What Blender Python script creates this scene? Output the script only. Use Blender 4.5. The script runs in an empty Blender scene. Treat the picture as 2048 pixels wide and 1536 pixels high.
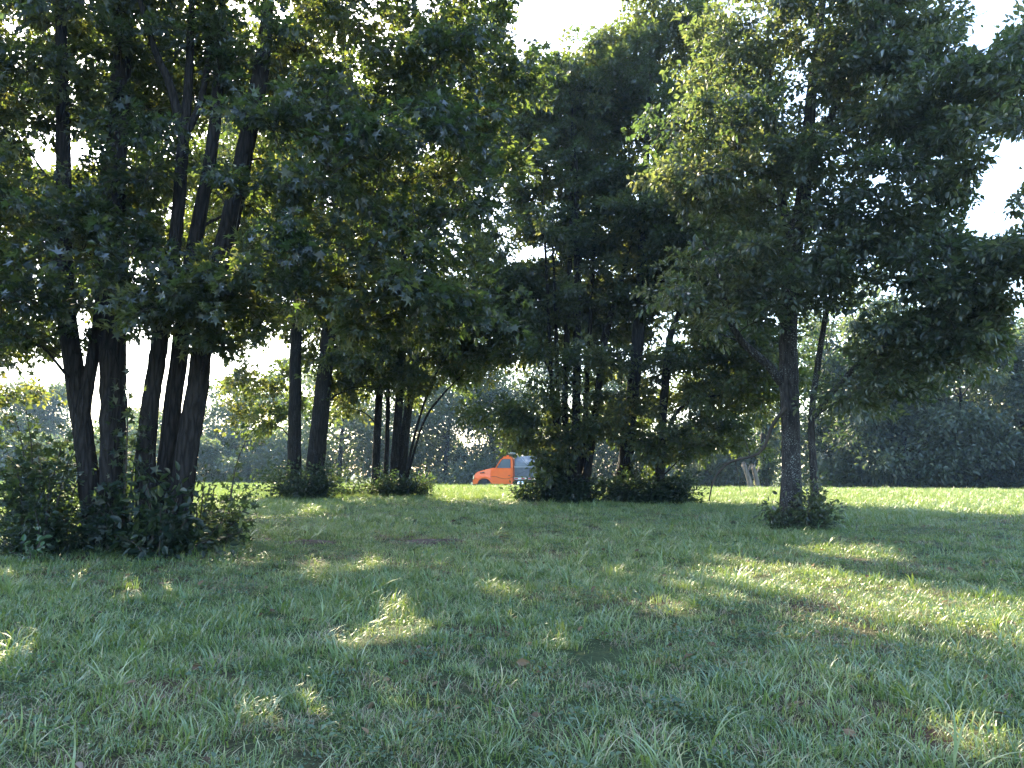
import bpy, bmesh, math, random
import numpy as np
from mathutils import Vector, Matrix

R = math.radians
RNG = np.random.default_rng(11)
random.seed(5)
sc = bpy.context.scene
COL = sc.collection

# ------------------------------------------------------------------ camera, sky, sun, exposure
EYE = 1.55
PITCH = R(6.65)
FPX = 1518.0                      # focal length in photograph pixels (2048 wide)
cam_d = bpy.data.cameras.new('camera')
cam_d.sensor_width = 36.0
cam_d.lens = 36.0 * FPX / 2048.0
cam_d.clip_start = 0.1
cam_d.clip_end = 3000.0
cam = bpy.data.objects.new('camera', cam_d)
COL.objects.link(cam)
cam.location = (0, 0, EYE)
cam.rotation_euler = (R(90) + PITCH, 0, 0)
sc.camera = cam

SUN_EL, SUN_AZ = R(37), R(-27)
SUN_DIR = np.array([math.sin(SUN_AZ) * math.cos(SUN_EL), math.cos(SUN_AZ) * math.cos(SUN_EL), math.sin(SUN_EL)])
world = bpy.data.worlds.new("World")
sc.world = world
world.use_nodes = True
wn = world.node_tree
wn.nodes.clear()
w_out = wn.nodes.new('ShaderNodeOutputWorld')
w_bg = wn.nodes.new('ShaderNodeBackground')
w_sky = wn.nodes.new('ShaderNodeTexSky')
w_sky.sky_type = 'NISHITA'
w_sky.sun_disc = False
w_sky.sun_elevation = SUN_EL
w_sky.sun_rotation = SUN_AZ
w_sky.air_density = 1.2
w_sky.dust_density = 1.6
w_sky.ozone_density = 2.4
w_bg.inputs['Strength'].default_value = 0.15
wn.links.new(w_sky.outputs[0], w_bg.inputs['Color'])
wn.links.new(w_bg.outputs[0], w_out.inputs['Surface'])

sun_d = bpy.data.lights.new('sun', 'SUN')
sun_d.energy = 5.0
sun_d.angle = R(0.53)
sun_d.color = (1.0, 0.86, 0.58)
sun = bpy.data.objects.new('sun', sun_d)
COL.objects.link(sun)
sun.rotation_euler = Vector(SUN_DIR).to_track_quat('Z', 'Y').to_euler()
sun.location = (-20, 30, 40)

sc.view_settings.view_transform = 'Standard'
sc.view_settings.look = 'None'
sc.view_settings.gamma = 1.0
sc.view_settings.use_curve_mapping = False
sc.view_settings.exposure = 2.55
sc.render.engine = 'CYCLES'
cy = sc.cycles
cy.use_denoising = True
cy.denoiser = 'OPENIMAGEDENOISE'
cy.denoising_input_passes = 'RGB_ALBEDO_NORMAL'
cy.denoising_prefilter = 'ACCURATE'
cy.max_bounces = 8
cy.diffuse_bounces = 3
cy.transmission_bounces = 6
cy.glossy_bounces = 2
cy.caustics_reflective = False
cy.caustics_refractive = False

# ------------------------------------------------------------------ pixel -> place
CP, SP = math.cos(PITCH), math.sin(PITCH)


def P(u, v, Y):
    """the point at distance Y (along +y) seen at photograph pixel (u, v)"""
    a, b = (u - 1024) / FPX, (768 - v) / FPX
    d = np.array([a, CP - b * SP, SP + b * CP])
    return np.array([0, 0, EYE]) + d * (Y / d[1])


def project(Q):
    q = Q - np.array([0, 0, EYE])
    f = q[:, 1] * CP + q[:, 2] * SP
    up = -q[:, 1] * SP + q[:, 2] * CP
    f = np.maximum(f, .05)
    return 1024 + q[:, 0] / f * FPX, 768 - up / f * FPX, f


_ky = np.array([-400, -6, 3, 30, 34, 37, 52, 56, 600.])
_kz = np.array([0, 0, .09, .83, .88, .82, .04, 0, 0.])
_ty = np.arange(-400, 600, .25)
_tz = np.interp(_ty, _ky, _kz)
_tz = np.convolve(np.pad(_tz, 8, mode='edge'), np.ones(17) / 17, mode='valid')


def gz(x, y):
    x = np.asarray(x, float); y = np.asarray(y, float)
    z = np.interp(y, _ty, _tz)
    w = np.clip((y - 6) / 20, 0, 1) * np.clip((52 - y) / 15, 0, 1)
    z = z - .0075 * np.clip(x, -30, 30) * w
    z = z + .022 * np.sin(x * 1.3 + .6 * y) * np.sin(y * 1.1 - .4 * x) + .012 * np.sin(x * 3.1 + 2) * np.sin(y * 2.7 + 1)
    return z


def ground_px(u, v):
    """the spot of ground seen at photograph pixel (u, v)"""
    for Y in np.arange(2.5, 60, .05):
        p = P(u, v, Y)
        if p[2] <= gz(p[0], p[1]):
            return p
    return P(u, v, 34)


# patches of ground where the sun reaches through the crowns: (u, v, half width px, half height px)
FLECKS_PX = [(1560, 1160, 170, 36), (1800, 1215, 230, 38), (1690, 1105, 110, 16), (1965, 1265, 80, 22), (775, 1262, 62, 42),
             (640, 1135, 44, 11), (732, 1135, 30, 15), (1125, 1285, 34, 26), (1010, 1180, 50, 12), (1370, 1215, 50, 20),
             (40, 1310, 50, 30), (520, 1125, 22, 9), (1980, 1480, 80, 40), (20, 1000, 130, 60), (480, 985, 70, 22)]
FLECKS = []
for u, v, a, b in FLECKS_PX:
    c = ground_px(u, v); e = ground_px(u + a, v); n0 = ground_px(u, v + b); n1 = ground_px(u, v - b)
    FLECKS.append((c[0], .5 * (n0[1] + n1[1]), abs(e[0] - c[0]), abs(n1[1] - n0[1]) / 2))
# gaps between the crowns where the sky shows: (u, v, half width, half height) in photograph pixels
GAPS_PX = [(1135, 5, 85, 62), (1060, 40, 30, 45), (1990, 0, 55, 60), (2005, 330, 45, 60), (1985, 420, 45, 65), (2046, 640, 32, 80), (1965, 85, 26, 30),
           (90, 312, 28, 34), (152, 306, 20, 26), (95, 752, 55, 28), (290, 735, 36, 42), (430, 735, 26, 28), (160, 640, 16, 34),
           (1755, 356, 22, 10), (1080, 505, 46, 20), (996, 942, 64, 25)]


def keep_mask(Q, flecks=True, gaps=True, soft=.35):
    n = len(Q)
    p = np.ones(n)
    if gaps:
        u, v, f = project(Q)
        wob = .22 * np.sin(u * .05 + v * .031) + .18 * np.sin(u * .021 - v * .067)
        for a, b, c, d in GAPS_PX:
            r = np.hypot((u - a) / c, (v - b) / d) + wob
            p *= np.clip((r - (1 - soft)) / (2 * soft), .02, 1)
    if flecks:
        t = (Q[:, 2] - .03 * Q[:, 1]) / (SUN_DIR[2] - .03 * SUN_DIR[1])
        gx, gy = Q[:, 0] - SUN_DIR[0] * t, Q[:, 1] - SUN_DIR[1] * t
        far = np.clip((Q[:, 2] - 1.2) / 1.0, 0, 1)
        wob = .25 * np.sin(gx * 5.1 + gy * 3) + .2 * np.sin(gx * 2.3 - gy * 4.7)
        for a, b, c, d in FLECKS:
            r = np.hypot((gx - a) / c, (gy - b) / d) + wob
            p *= 1 - far * (1 - np.clip((r - .75) / .5, .04, 1))
    return RNG.random(n) < p


# ------------------------------------------------------------------ materials
def new_mat(name):
    m = bpy.data.materials.new(name)
    m.use_nodes = True
    nt = m.node_tree
    nt.nodes.clear()
    out = nt.nodes.new('ShaderNodeOutputMaterial')
    return m, nt, out


def ramp(nt, fac, stops):
    r = nt.nodes.new('ShaderNodeValToRGB')
    while len(r.color_ramp.elements) < len(stops):
        r.color_ramp.elements.new(.5)
    for e, (p, c) in zip(r.color_ramp.elements, stops):
        e.position = p; e.color = (*c, 1)
    nt.links.new(fac, r.inputs[0])
    return r.outputs[0]


def leaf_mat(name, dif, tra, mix=.42, gloss=.07, rough=.42, obj_rnd=False):
    m, nt, out = new_mat(name)
    at = nt.nodes.new('ShaderNodeAttribute'); at.attribute_name = 'tint'
    fac = at.outputs['Fac']
    if obj_rnd:
        oi = nt.nodes.new('ShaderNodeObjectInfo')
        mm = nt.nodes.new('ShaderNodeMath'); mm.operation = 'MULTIPLY_ADD'
        nt.links.new(oi.outputs['Random'], mm.inputs[0]); mm.inputs[1].default_value = .45
        m2 = nt.nodes.new('ShaderNodeMath'); m2.operation = 'MULTIPLY'; m2.inputs[1].default_value = .55
        nt.links.new(fac, m2.inputs[0]); nt.links.new(m2.outputs[0], mm.inputs[2])
        fac = mm.outputs[0]
    d = nt.nodes.new('ShaderNodeBsdfDiffuse'); t = nt.nodes.new('ShaderNodeBsdfTranslucent')
    nt.links.new(ramp(nt, fac, dif), d.inputs['Color'])
    nt.links.new(ramp(nt, fac, tra), t.inputs['Color'])
    mx = nt.nodes.new('ShaderNodeMixShader'); mx.inputs[0].default_value = mix
    nt.links.new(d.outputs[0], mx.inputs[1]); nt.links.new(t.outputs[0], mx.inputs[2])
    g = nt.nodes.new('ShaderNodeBsdfGlossy'); g.inputs['Roughness'].default_value = rough
    g.inputs['Color'].default_value = (1, 1, 1, 1)
    lw = nt.nodes.new('ShaderNodeLayerWeight'); lw.inputs[0].default_value = .35
    mu = nt.nodes.new('ShaderNodeMath'); mu.operation = 'MULTIPLY_ADD'
    nt.links.new(lw.outputs['Fresnel'], mu.inputs[0]); mu.inputs[1].default_value = gloss; mu.inputs[2].default_value = gloss * .35
    m2 = nt.nodes.new('ShaderNodeMixShader')
    nt.links.new(mu.outputs[0], m2.inputs[0]); nt.links.new(mx.outputs[0], m2.inputs[1]); nt.links.new(g.outputs[0], m2.inputs[2])
    nt.links.new(m2.outputs[0], out.inputs['Surface'])
    return m


def bark_mat(name, c0, c1, lichen=0.0, scale=9.0):
    m, nt, out = new_mat(name)
    tc = nt.nodes.new('ShaderNodeTexCoord')
    mp = nt.nodes.new('ShaderNodeMapping'); mp.inputs['Scale'].default_value = (1, 1, .16)
    nt.links.new(tc.outputs['Object'], mp.inputs[0])
    n = nt.nodes.new('ShaderNodeTexNoise'); n.inputs['Scale'].default_value = scale * 2.2; n.inputs['Detail'].default_value = 8; n.inputs['Roughness'].default_value = .65
    nt.links.new(mp.outputs[0], n.inputs['Vector'])
    vo = nt.nodes.new('ShaderNodeTexVoronoi'); vo.feature = 'DISTANCE_TO_EDGE'; vo.inputs['Scale'].default_value = scale * 1.6
    nt.links.new(mp.outputs[0], vo.inputs['Vector'])
    mulv = nt.nodes.new('ShaderNodeMath'); mulv.operation = 'MULTIPLY_ADD'; mulv.inputs[1].default_value = 1.2; 
    nt.links.new(vo.outputs['Distance'], mulv.inputs[0]); nt.links.new(n.outputs['Fac'], mulv.inputs[2])
    col = ramp(nt, mulv.outputs[0], [(.35, c0), (.85, c1)])
    if lichen:
        l = nt.nodes.new('ShaderNodeTexNoise'); l.inputs['Scale'].default_value = 44; l.inputs['Detail'].default_value = 3
        nt.links.new(tc.outputs['Object'], l.inputs['Vector'])
        l2 = nt.nodes.new('ShaderNodeTexNoise'); l2.inputs['Scale'].default_value = 2.3; l2.inputs['Detail'].default_value = 2
        nt.links.new(tc.outputs['Object'], l2.inputs['Vector'])
        ad = nt.nodes.new('ShaderNodeMath'); ad.operation = 'MULTIPLY_ADD'; ad.inputs[1].default_value = .45
        nt.links.new(l2.outputs['Fac'], ad.inputs[0]); nt.links.new(l.outputs['Fac'], ad.inputs[2])
        fm = nt.nodes.new('ShaderNodeMapRange'); fm.inputs[1].default_value = .845; fm.inputs[2].default_value = .89; fm.inputs[4].default_value = lichen
        nt.links.new(ad.outputs[0], fm.inputs[0])
        mixc = nt.nodes.new('ShaderNodeMix'); mixc.data_type = 'RGBA'
        nt.links.new(fm.outputs[0], mixc.inputs['Factor']); nt.links.new(col, mixc.inputs['A'])
        mixc.inputs['B'].default_value = (.24, .26, .25, 1)
        col = mixc.outputs['Result']
    b = nt.nodes.new('ShaderNodeBsdfPrincipled'); b.inputs['Roughness'].default_value = .9
    b.inputs['Specular IOR Level'].default_value = .2
    nt.links.new(col, b.inputs['Base Color'])
    bp = nt.nodes.new('ShaderNodeBump'); bp.inputs['Strength'].default_value = 1; bp.inputs['Distance'].default_value = .06
    nt.links.new(mulv.outputs[0], bp.inputs['Height']); nt.links.new(bp.outputs[0], b.inputs['Normal'])
    nt.links.new(b.outputs[0], out.inputs['Surface'])
    return m


def plain(name, col, rough=.5, metal=0.0, noise=.0, nscale=8.0, coat=0.0):
    m, nt, out = new_mat(name)
    b = nt.nodes.new('ShaderNodeBsdfPrincipled')
    b.inputs['Roughness'].default_value = rough; b.inputs['Metallic'].default_value = metal
    b.inputs['Coat Weight'].default_value = coat
    if noise:
        tc = nt.nodes.new('ShaderNodeTexCoord')
        n = nt.nodes.new('ShaderNodeTexNoise'); n.inputs['Scale'].default_value = nscale; n.inputs['Detail'].default_value = 5
        nt.links.new(tc.outputs['Object'], n.inputs['Vector'])
        lo = tuple(max(0, c * (1 - noise)) for c in col); hi = tuple(min(1, c * (1 + noise)) for c in col)
        nt.links.new(ramp(nt, n.outputs['Fac'], [(.3, lo), (.7, hi)]), b.inputs['Base Color'])
    else:
        b.inputs['Base Color'].default_value = (*col, 1)
    nt.links.new(b.outputs[0], out.inputs['Surface'])
    return m


M = {}
M['gum_leaf'] = leaf_mat('gum_leaf', [(0, (0.0041, 0.0126, 0.0135)), (.7, (0.0083, 0.0219, 0.0158)), (1, (0.0140, 0.0288, 0.0158))],
                         [(0, (0.0655, 0.1234, 0.0243)), (.6, (0.1404, 0.1961, 0.0310)), (1, (0.2433, 0.2469, 0.0446))], .55, .10)
M['maple_leaf'] = leaf_mat('maple_leaf', [(0, (0.0051, 0.0167, 0.0110)), (.7, (0.0115, 0.0302, 0.0150)), (1, (0.0208, 0.0403, 0.0175))],
                           [(0, (0.0843, 0.1452, 0.0243)), (.6, (0.1685, 0.2178, 0.0378)), (1, (0.2807, 0.2759, 0.0583))], .55, .08)
M['broad_leaf'] = leaf_mat('broad_leaf', [(0, (0.0060, 0.0178, 0.0160)), (.7, (0.0115, 0.0302, 0.0200)), (1, (0.0197, 0.0389, 0.0200))],
                           [(0, (0.0748, 0.1379, 0.0310)), (.6, (0.1497, 0.2033, 0.0446)), (1, (0.2527, 0.2614, 0.0719))], .55, .11)
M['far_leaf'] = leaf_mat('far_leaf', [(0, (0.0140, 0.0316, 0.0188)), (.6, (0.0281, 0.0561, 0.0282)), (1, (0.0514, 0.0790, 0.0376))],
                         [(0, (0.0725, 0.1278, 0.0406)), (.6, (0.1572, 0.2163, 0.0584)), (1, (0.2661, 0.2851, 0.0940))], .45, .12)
M['dark_leaf'] = leaf_mat('dark_leaf', [(0, (0.0054, 0.0155, 0.0107)), (.7, (0.0105, 0.0277, 0.0157)), (1, (0.0180, 0.0363, 0.0157))],
                          [(0, (0.0404, 0.0812, 0.0243)), (.6, (0.0809, 0.1286, 0.0310)), (1, (0.1456, 0.1759, 0.0446))], .45, .07)
M['grass'] = leaf_mat('grass', [(0, (.052, .120, .044)), (.35, (.120, .205, .075)), (.7, (.225, .300, .110)), (1, (.50, .44, .25))],
                      [(0, (.10, .18, .03)), (.4, (.18, .26, .04)), (.75, (.28, .34, .055)), (1, (.34, .28, .12))], .40, .075, .42, True)
M['straw'] = leaf_mat('straw', [(0, (.16, .12, .07)), (1, (.34, .27, .16))], [(0, (.10, .08, .04)), (1, (.22, .17, .08))], .3, .06, .6, True)
M['clover'] = leaf_mat('clover', [(0, (.028, .075, .035)), (1, (.07, .13, .05))], [(0, (.06, .16, .03)), (1, (.13, .25, .05))], .35, .15, .4, True)
M['bark_gum'] = bark_mat('bark_gum', (.006, .0055, .006), (.032, .029, .028))
M['bark_maple'] = bark_mat('bark_maple', (.008, .0075, .0075), (.026, .024, .023), .15)
M['bark_lichen'] = bark_mat('bark_lichen', (.012, .0115, .0125), (.062, .058, .058), .95)
M['twig'] = plain('twig', (.045, .037, .03), .9, 0, .4, 6)
M['dead_wood'] = bark_mat('dead_wood', (.07, .06, .052), (.22, .19, .165), 0, 6)

# ground: soil, thatch and short moss-green growth between the blades
gm, nt, out = new_mat('soil_and_thatch')
tc = nt.nodes.new('ShaderNodeTexCoord')
n1 = nt.nodes.new('ShaderNodeTexNoise'); n1.inputs['Scale'].default_value = .7; n1.inputs['Detail'].default_value = 6
n2 = nt.nodes.new('ShaderNodeTexNoise'); n2.inputs['Scale'].default_value = 38; n2.inputs['Detail'].default_value = 6; n2.inputs['Roughness'].default_value = .7
for n in (n1, n2): nt.links.new(tc.outputs['Object'], n.inputs['Vector'])
ca = ramp(nt, n2.outputs['Fac'], [(.3, (.020, .030, .016)), (.6, (.055, .075, .032)), (.8, (.13, .12, .065))])
cb = ramp(nt, n2.outputs['Fac'], [(.3, (.030, .020, .014)), (.6, (.085, .055, .040)), (.8, (.17, .12, .08))])
mxc = nt.nodes.new('ShaderNodeMix'); mxc.data_type = 'RGBA'
fr = nt.nodes.new('ShaderNodeMapRange'); fr.inputs[1].default_value = .52; fr.inputs[2].default_value = .66
nt.links.new(n1.outputs['Fac'], fr.inputs[0]); nt.links.new(fr.outputs[0], mxc.inputs['Factor'])
nt.links.new(ca, mxc.inputs['A']); nt.links.new(cb, mxc.inputs['B'])
b = nt.nodes.new('ShaderNodeBsdfPrincipled'); b.inputs['Roughness'].default_value = .95; b.inputs['Specular IOR Level'].default_value = .1
nt.links.new(mxc.outputs['Result'], b.inputs['Base Color'])
bp = nt.nodes.new('ShaderNodeBump'); bp.inputs['Strength'].default_value = 1; bp.inputs['Distance'].default_value = .02
nt.links.new(n2.outputs['Fac'], bp.inputs['Height']); nt.links.new(bp.outputs[0], b.inputs['Normal'])
nt.links.new(b.outputs[0], out.inputs['Surface'])
M['ground'] = gm
M['dirt'] = plain('dirt', (.045, .028, .022), .95, 0, .6, 30)
M['asphalt'] = plain('asphalt', (.055, .055, .058), .9, 0, .35, 40)


# ------------------------------------------------------------------ mesh collecting
class MB:
    def __init__(s):
        s.V, s.F, s.T, s.n = [], [], [], 0

    def add(s, V, faces, tint=None):
        V = np.asarray(V, float)
        for f in faces:
            f = np.asarray(f, int)
            if f.size: s.F.append(f + s.n)
        s.V.append(V)
        s.T.append(np.full(len(V), .5) if tint is None else np.broadcast_to(tint, (len(V),)))
        s.n += len(V)

    def mesh(s, name, mat, origin=(0, 0, 0), smooth=True):
        me = bpy.data.meshes.new(name)
        if s.n:
            V = np.concatenate(s.V) - np.asarray(origin, float)
            li = np.concatenate([f.ravel() for f in s.F])
            sz = np.concatenate([np.full(f.shape[0], f.shape[1]) for f in s.F])
            st = np.concatenate([[0], np.cumsum(sz)[:-1]])
            me.vertices.add(len(V)); me.vertices.foreach_set('co', V.astype(np.float32).ravel())
            me.loops.add(len(li)); me.loops.foreach_set('vertex_index', li.astype(np.int32))
            me.polygons.add(len(sz)); me.polygons.foreach_set('loop_start', st.astype(np.int32))
            me.polygons.foreach_set('use_smooth', np.full(len(sz), smooth))
            me.update(calc_edges=True)
            a = me.attributes.new('tint', 'FLOAT', 'POINT')
            a.data.foreach_set('value', np.concatenate(s.T).astype(np.float32))
        me.materials.append(mat)
        return me


def link(name, mesh, parent=None, loc=(0, 0, 0), kind=None):
    o = bpy.data.objects.new(name, mesh)
    COL.objects.link(o)
    o.location = loc
    if parent is not None: o.parent = parent
    if kind: o['kind'] = kind
    return o


def thing(name, label, cat, loc, group=None):
    o = bpy.data.objects.new(name, None)
    o.empty_display_size = .3
    COL.objects.link(o)
    o.location = loc
    o['label'] = label; o['category'] = cat
    if group: o['group'] = group
    return o


def unit(v):
    v = np.asarray(v, float)
    return v / np.maximum(np.linalg.norm(v, axis=-1, keepdims=True), 1e-9)


def smooth_path(pts, n):
    """Catmull-Rom through pts"""
    p = np.asarray(pts, float)
    if len(p) == 2:
        t = np.linspace(0, 1, n)[:, None]
        return p[0] * (1 - t) + p[1] * t
    q = np.vstack([2 * p[0] - p[1], p, 2 * p[-1] - p[-2]])
    ts = np.linspace(0, len(p) - 1 - 1e-6, n)
    i = ts.astype(int); f = (ts - i)[:, None]
    a, b, c, d = q[i], q[i + 1], q[i + 2], q[i + 3]
    return .5 * (2 * b + (c - a) * f + (2 * a - 5 * b + 4 * c - d) * f ** 2 + (3 * b - a - 3 * c + d) * f ** 3)


def tube(mb, pts, rad, sides=6, rough=0.0, seed=0.0, tint=None):
    pts = np.asarray(pts, float); n = len(pts)
    rad = np.broadcast_to(rad, (n,))
    tan = unit(np.gradient(pts, axis=0))
    ref = np.array([1., .13, .07]) if abs(tan[0][0]) < .8 else np.array([.1, 1., .05])
    a = unit(np.cross(tan, ref)); b = np.cross(tan, a)
    ang = np.linspace(0, 2 * math.pi, sides, endpoint=False)
    rr = rad[:, None] * np.ones(sides)
    if rough:
        s = np.arange(n)[:, None]
        rr = rr * (1 + rough * (np.sin(3 * ang + seed + s * .11) * .5 + np.sin(7 * ang + seed * 2 + s * .16) * .5 + np.sin(11 * ang + seed * 3 - s * .1) * .45 + np.sin(2 * ang - s * .3 + seed) * .4))
    V = pts[:, None, :] + rr[..., None] * (np.cos(ang)[None, :, None] * a[:, None, :] + np.sin(ang)[None, :, None] * b[:, None, :])
    i = np.arange(n - 1)[:, None] * sides; j = np.arange(sides)[None, :]; k = (j + 1) % sides
    F = np.stack([i + j, i + k, i + sides + k, i + sides + j], -1).reshape(-1, 4)
    mb.add(V.reshape(-1, 3), [F, [list(range((n - 1) * sides, n * sides))]], tint)


# leaf outlines: x across, y along, z up; unit length
def _star():
    pts = []
    for a, r in ((180, .30), (128, .52), (92, .20), (60, .66), (30, .22), (0, .72), (-30, .22), (-60, .66), (-92, .20), (-128, .52)):
        pts.append((math.sin(R(a)) * r, .34 + math.cos(R(a)) * r, -.22 * r * r))
    return np.array(pts), [[list(range(10))]]


def _maple():
    pts = []
    for a, r in ((180, .32), (120, .46), (85, .26), (52, .60), (26, .32), (0, .66), (-26, .32), (-52, .60), (-85, .26), (-120, .46)):
        pts.append((math.sin(R(a)) * r, .34 + math.cos(R(a)) * r, -.25 * r * r))
    return np.array(pts), [[list(range(10))]]


def _ovate():
    pts = [(0, 0, 0), (.20, .22, .05), (.27, .48, .06), (.16, .78, .02), (0, 1, -.10), (-.16, .78, .02), (-.27, .48, .06), (-.20, .22, .05)]
    return np.array(pts), [[[0, 1, 2, 3, 4], [0, 4, 5, 6, 7]]]


def _fold():
    pts = [(0, 0, 0), (.30, .45, .10), (0, 1, -.06), (-.30, .45, .10)]
    return np.array(pts), [[[0, 1, 2], [0, 2, 3]]]


LEAF = {'star': _star(), 'maple': _maple(), 'ovate': _ovate(), 'fold': _fold()}


def leaf_frames(D, N):
    D = unit(D); X = unit(np.cross(D, N)); Nn = np.cross(X, D)
    return X, D, Nn


def add_leaves(mb, kind, Q, D, N, S, tint):
    T, faces = LEAF[kind]
    X, D, Nn = leaf_frames(D, N)
    V = Q[:, None, :] + S[:, None, None] * (T[None, :, 0, None] * X[:, None] + T[None, :, 1, None] * D[:, None] + T[None, :, 2, None] * Nn[:, None])
    k = len(T); off = np.arange(len(Q)) * k
    fs = []
    for f in faces:
        f = np.asarray(f)
        fs.append((off[:, None, None] + f[None]).reshape(-1, f.shape[1]))
    mb.add(V.reshape(-1, 3), fs, np.repeat(tint, k))


# ------------------------------------------------------------------ trees
def px_path(pts, n):
    return smooth_path([P(*p) for p in pts], n)


def sample_boughs(crowns, spacing, use_masks):
    out = []
    for (u, v, Y, rx, ry, rz, n) in crowns:
        c = P(u, v, Y); got = []
        for _ in range(n * 14):
            if len(got) >= n: break
            d = RNG.normal(size=3); d /= np.linalg.norm(d)
            q = c + d * np.array([rx, ry, rz]) * RNG.random() ** .38
            if q[2] < gz(q[0], q[1]) + .25: continue
            if got and np.min(np.linalg.norm(np.array(got) - q, axis=1)) < spacing: continue
            if use_masks and not keep_mask(q[None], soft=.5)[0]: continue
            got.append(q)
        out += got
    return np.array(out)


def grow(name, label, base, trunks, crowns, bark, leafmat, kind='maple', leaf=.12, per=300, br=.95, flat=.5, spacing=.55,
         single=0, trunk_sides=12, group=None, cat='tree', masks=True, twigs=8, droop=.35, limb_parts=14, flare=.25, limb_r=1.0, layer=.45):
    base = np.asarray(base, float)
    root = thing(name, label, cat, base, group)
    skel, srad = [], []
    for pts, rads in trunks:
        n = max(14, len(pts) * 7)
        path = px_path(pts, n) if len(pts[0]) == 3 else np.asarray(pts, float)
        if len(pts[0]) == 4: path = smooth_path([p[:3] for p in pts], n)
        n = len(path)
        rr = np.interp(np.linspace(0, 1, n), np.linspace(0, 1, len(rads)), rads)
        hgt = path[:, 2] - base[2]
        if hgt[0] < .4:
            path[0, 2] = gz(path[0, 0], path[0, 1]) - .12
            rr = rr * (1 + flare * np.exp(-np.maximum(hgt, 0) / .35))
        wob = RNG.normal(size=(n, 3)) * .035 * rr[:, None]; wob[0] = 0
        path = path + wob
        mb = MB()
        tube(mb, path, rr, trunk_sides, .055, RNG.random() * 6)
        link('trunk', mb.mesh('trunk', bark, base), root)
        skel.append(path[2:]); srad.append(rr[2:])
    SK = np.concatenate(skel); SR = np.concatenate(srad); main = np.ones(len(SK), bool)
    B = sample_boughs(crowns, spacing, masks)
    order = np.argsort([np.min(np.linalg.norm(SK - b, axis=1)) for b in B])
    twig_mb = MB(); nlimb = 0
    LQ, LD, LN, LS, LT = [], [], [], [], []
    for bi in order:
        b = B[bi]
        d = SK - b
        hd = np.hypot(d[:, 0], d[:, 1])
        cost = np.linalg.norm(d, axis=1) + 1.6 * np.maximum(0, d[:, 2] + .38 * hd) + .25 * main
        k = int(np.argmin(cost)); a = SK[k]
        L = np.linalg.norm(b - a)
        up = np.array([0, 0, L * .18])
        mid1 = a + (b - a) * .35 + up * .6 + RNG.normal(size=3) * L * .05
        mid2 = a + (b - a) * .7 + up + RNG.normal(size=3) * L * .05
        path = smooth_path([a, mid1, mid2, b], max(5, int(L / .35)))
        r0 = min(SR[k] * .62, (.012 + .013 * L) * limb_r)
        rr = np.linspace(r0, .008, len(path))
        if (main[k] or r0 > .03) and nlimb < limb_parts and L > .8:
            mb = MB(); tube(mb, path, rr, 7, .06, RNG.random() * 6)
            link('limb', mb.mesh('limb', bark, base), root); nlimb += 1
        else:
            tube(twig_mb, path, rr, 4)
        SK = np.vstack([SK, path[1:]]); SR = np.concatenate([SR, rr[1:]]); main = np.concatenate([main, np.zeros(len(path) - 1, bool)])
        # sprays of leaves round the end of the bough
        out = unit(b - a); btint = RNG.normal() * .13
        m = max(8, per // twigs)
        tl = np.clip(RNG.normal(.55, .15), .25, .8)
        for t in range(twigs):
            s = path[-1 - RNG.integers(0, max(1, len(path) // 2))]
            dd = RNG.normal(size=3) + out * .5; dd /= np.linalg.norm(dd)
            e = b + dd * np.array([br, br, br * flat]) * RNG.random() ** .4
            if e[2] < gz(e[0], e[1]) + .05: continue
            mid = (s + e) / 2 + np.array([0, 0, .10 * br])
            tp = smooth_path([s, mid, e], 4)
            if masks and not keep_mask(e[None], soft=.5)[0]: continue
            tube(twig_mb, tp, np.array([.007, .006, .004, .002]), 3)
            tt = RNG.random(m) ** .75
            q = tp[0] + 0
            seg = tt * 2.999; i = seg.astype(int); f = (seg - i)[:, None]
            q = tp[i] * (1 - f) + tp[i + 1] * f
            td = unit(tp[-1] - tp[0])
            jit = RNG.normal(size=(m, 3))
            side = unit(jit - (jit @ td)[:, None] * td)
            q = q + side * leaf * (.35 + .9 * RNG.random((m, 1))) * np.array([1, 1, .7])
            D = td * .6 + side * .9 + np.array([0, 0, -droop]) + RNG.normal(size=(m, 3)) * .3
            N = np.array([0, 0, 1.]) * layer * 2 + RNG.normal(size=(m, 3)) * .55 - side * .15
            LQ.append(q); LD.append(D); LN.append(N)
            LS.append(leaf * np.clip(RNG.normal(1, .22, m), .5, 1.5))
            LT.append(np.clip(tl + btint + RNG.normal(size=m) * .16, 0, 1))
    link('twigs', twig_mb.mesh('twigs', M['twig'], base), root, kind='stuff')
    Q, D, N, S, T = (np.concatenate(x) for x in (LQ, LD, LN, LS, LT))
    ok = Q[:, 2] > gz(Q[:, 0], Q[:, 1]) + .02
    if masks: ok &= keep_mask(Q)
    Q, D, N, S, T = Q[ok], D[ok], N[ok], S[ok], T[ok]
    if single:
        u, v, f = project(Q)
        seen = (u > 0) & (u < 2048) & (v > 0) & (v < 1536)
        size = np.where(seen, S / f, 0)
        pick = np.argsort(-size)[:single]
        protos = []
        for g in range(4):
            mb = MB(); add_leaves(mb, kind, np.zeros((1, 3)), np.array([[0, 1., 0]]), np.array([[0, 0, 1.]]), np.ones(1), np.array([.25 + .18 * g]))
            protos.append(mb.mesh('leaf', leafmat))
        X, Dn, Nn = leaf_frames(D[pick], N[pick])
        for i, x, y, z in zip(pick, X, Dn, Nn):
            o = bpy.data.objects.new('leaf', protos[int(RNG.integers(4))])
            mt = Matrix((x, y, z)).transposed() * float(S[i])
            mt = mt.to_4x4(); mt.translation = Vector(Q[i] - base)
            o.parent = root; o.matrix_basis = mt
            COL.objects.link(o)
        rest = np.ones(len(Q), bool); rest[pick] = False
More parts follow.
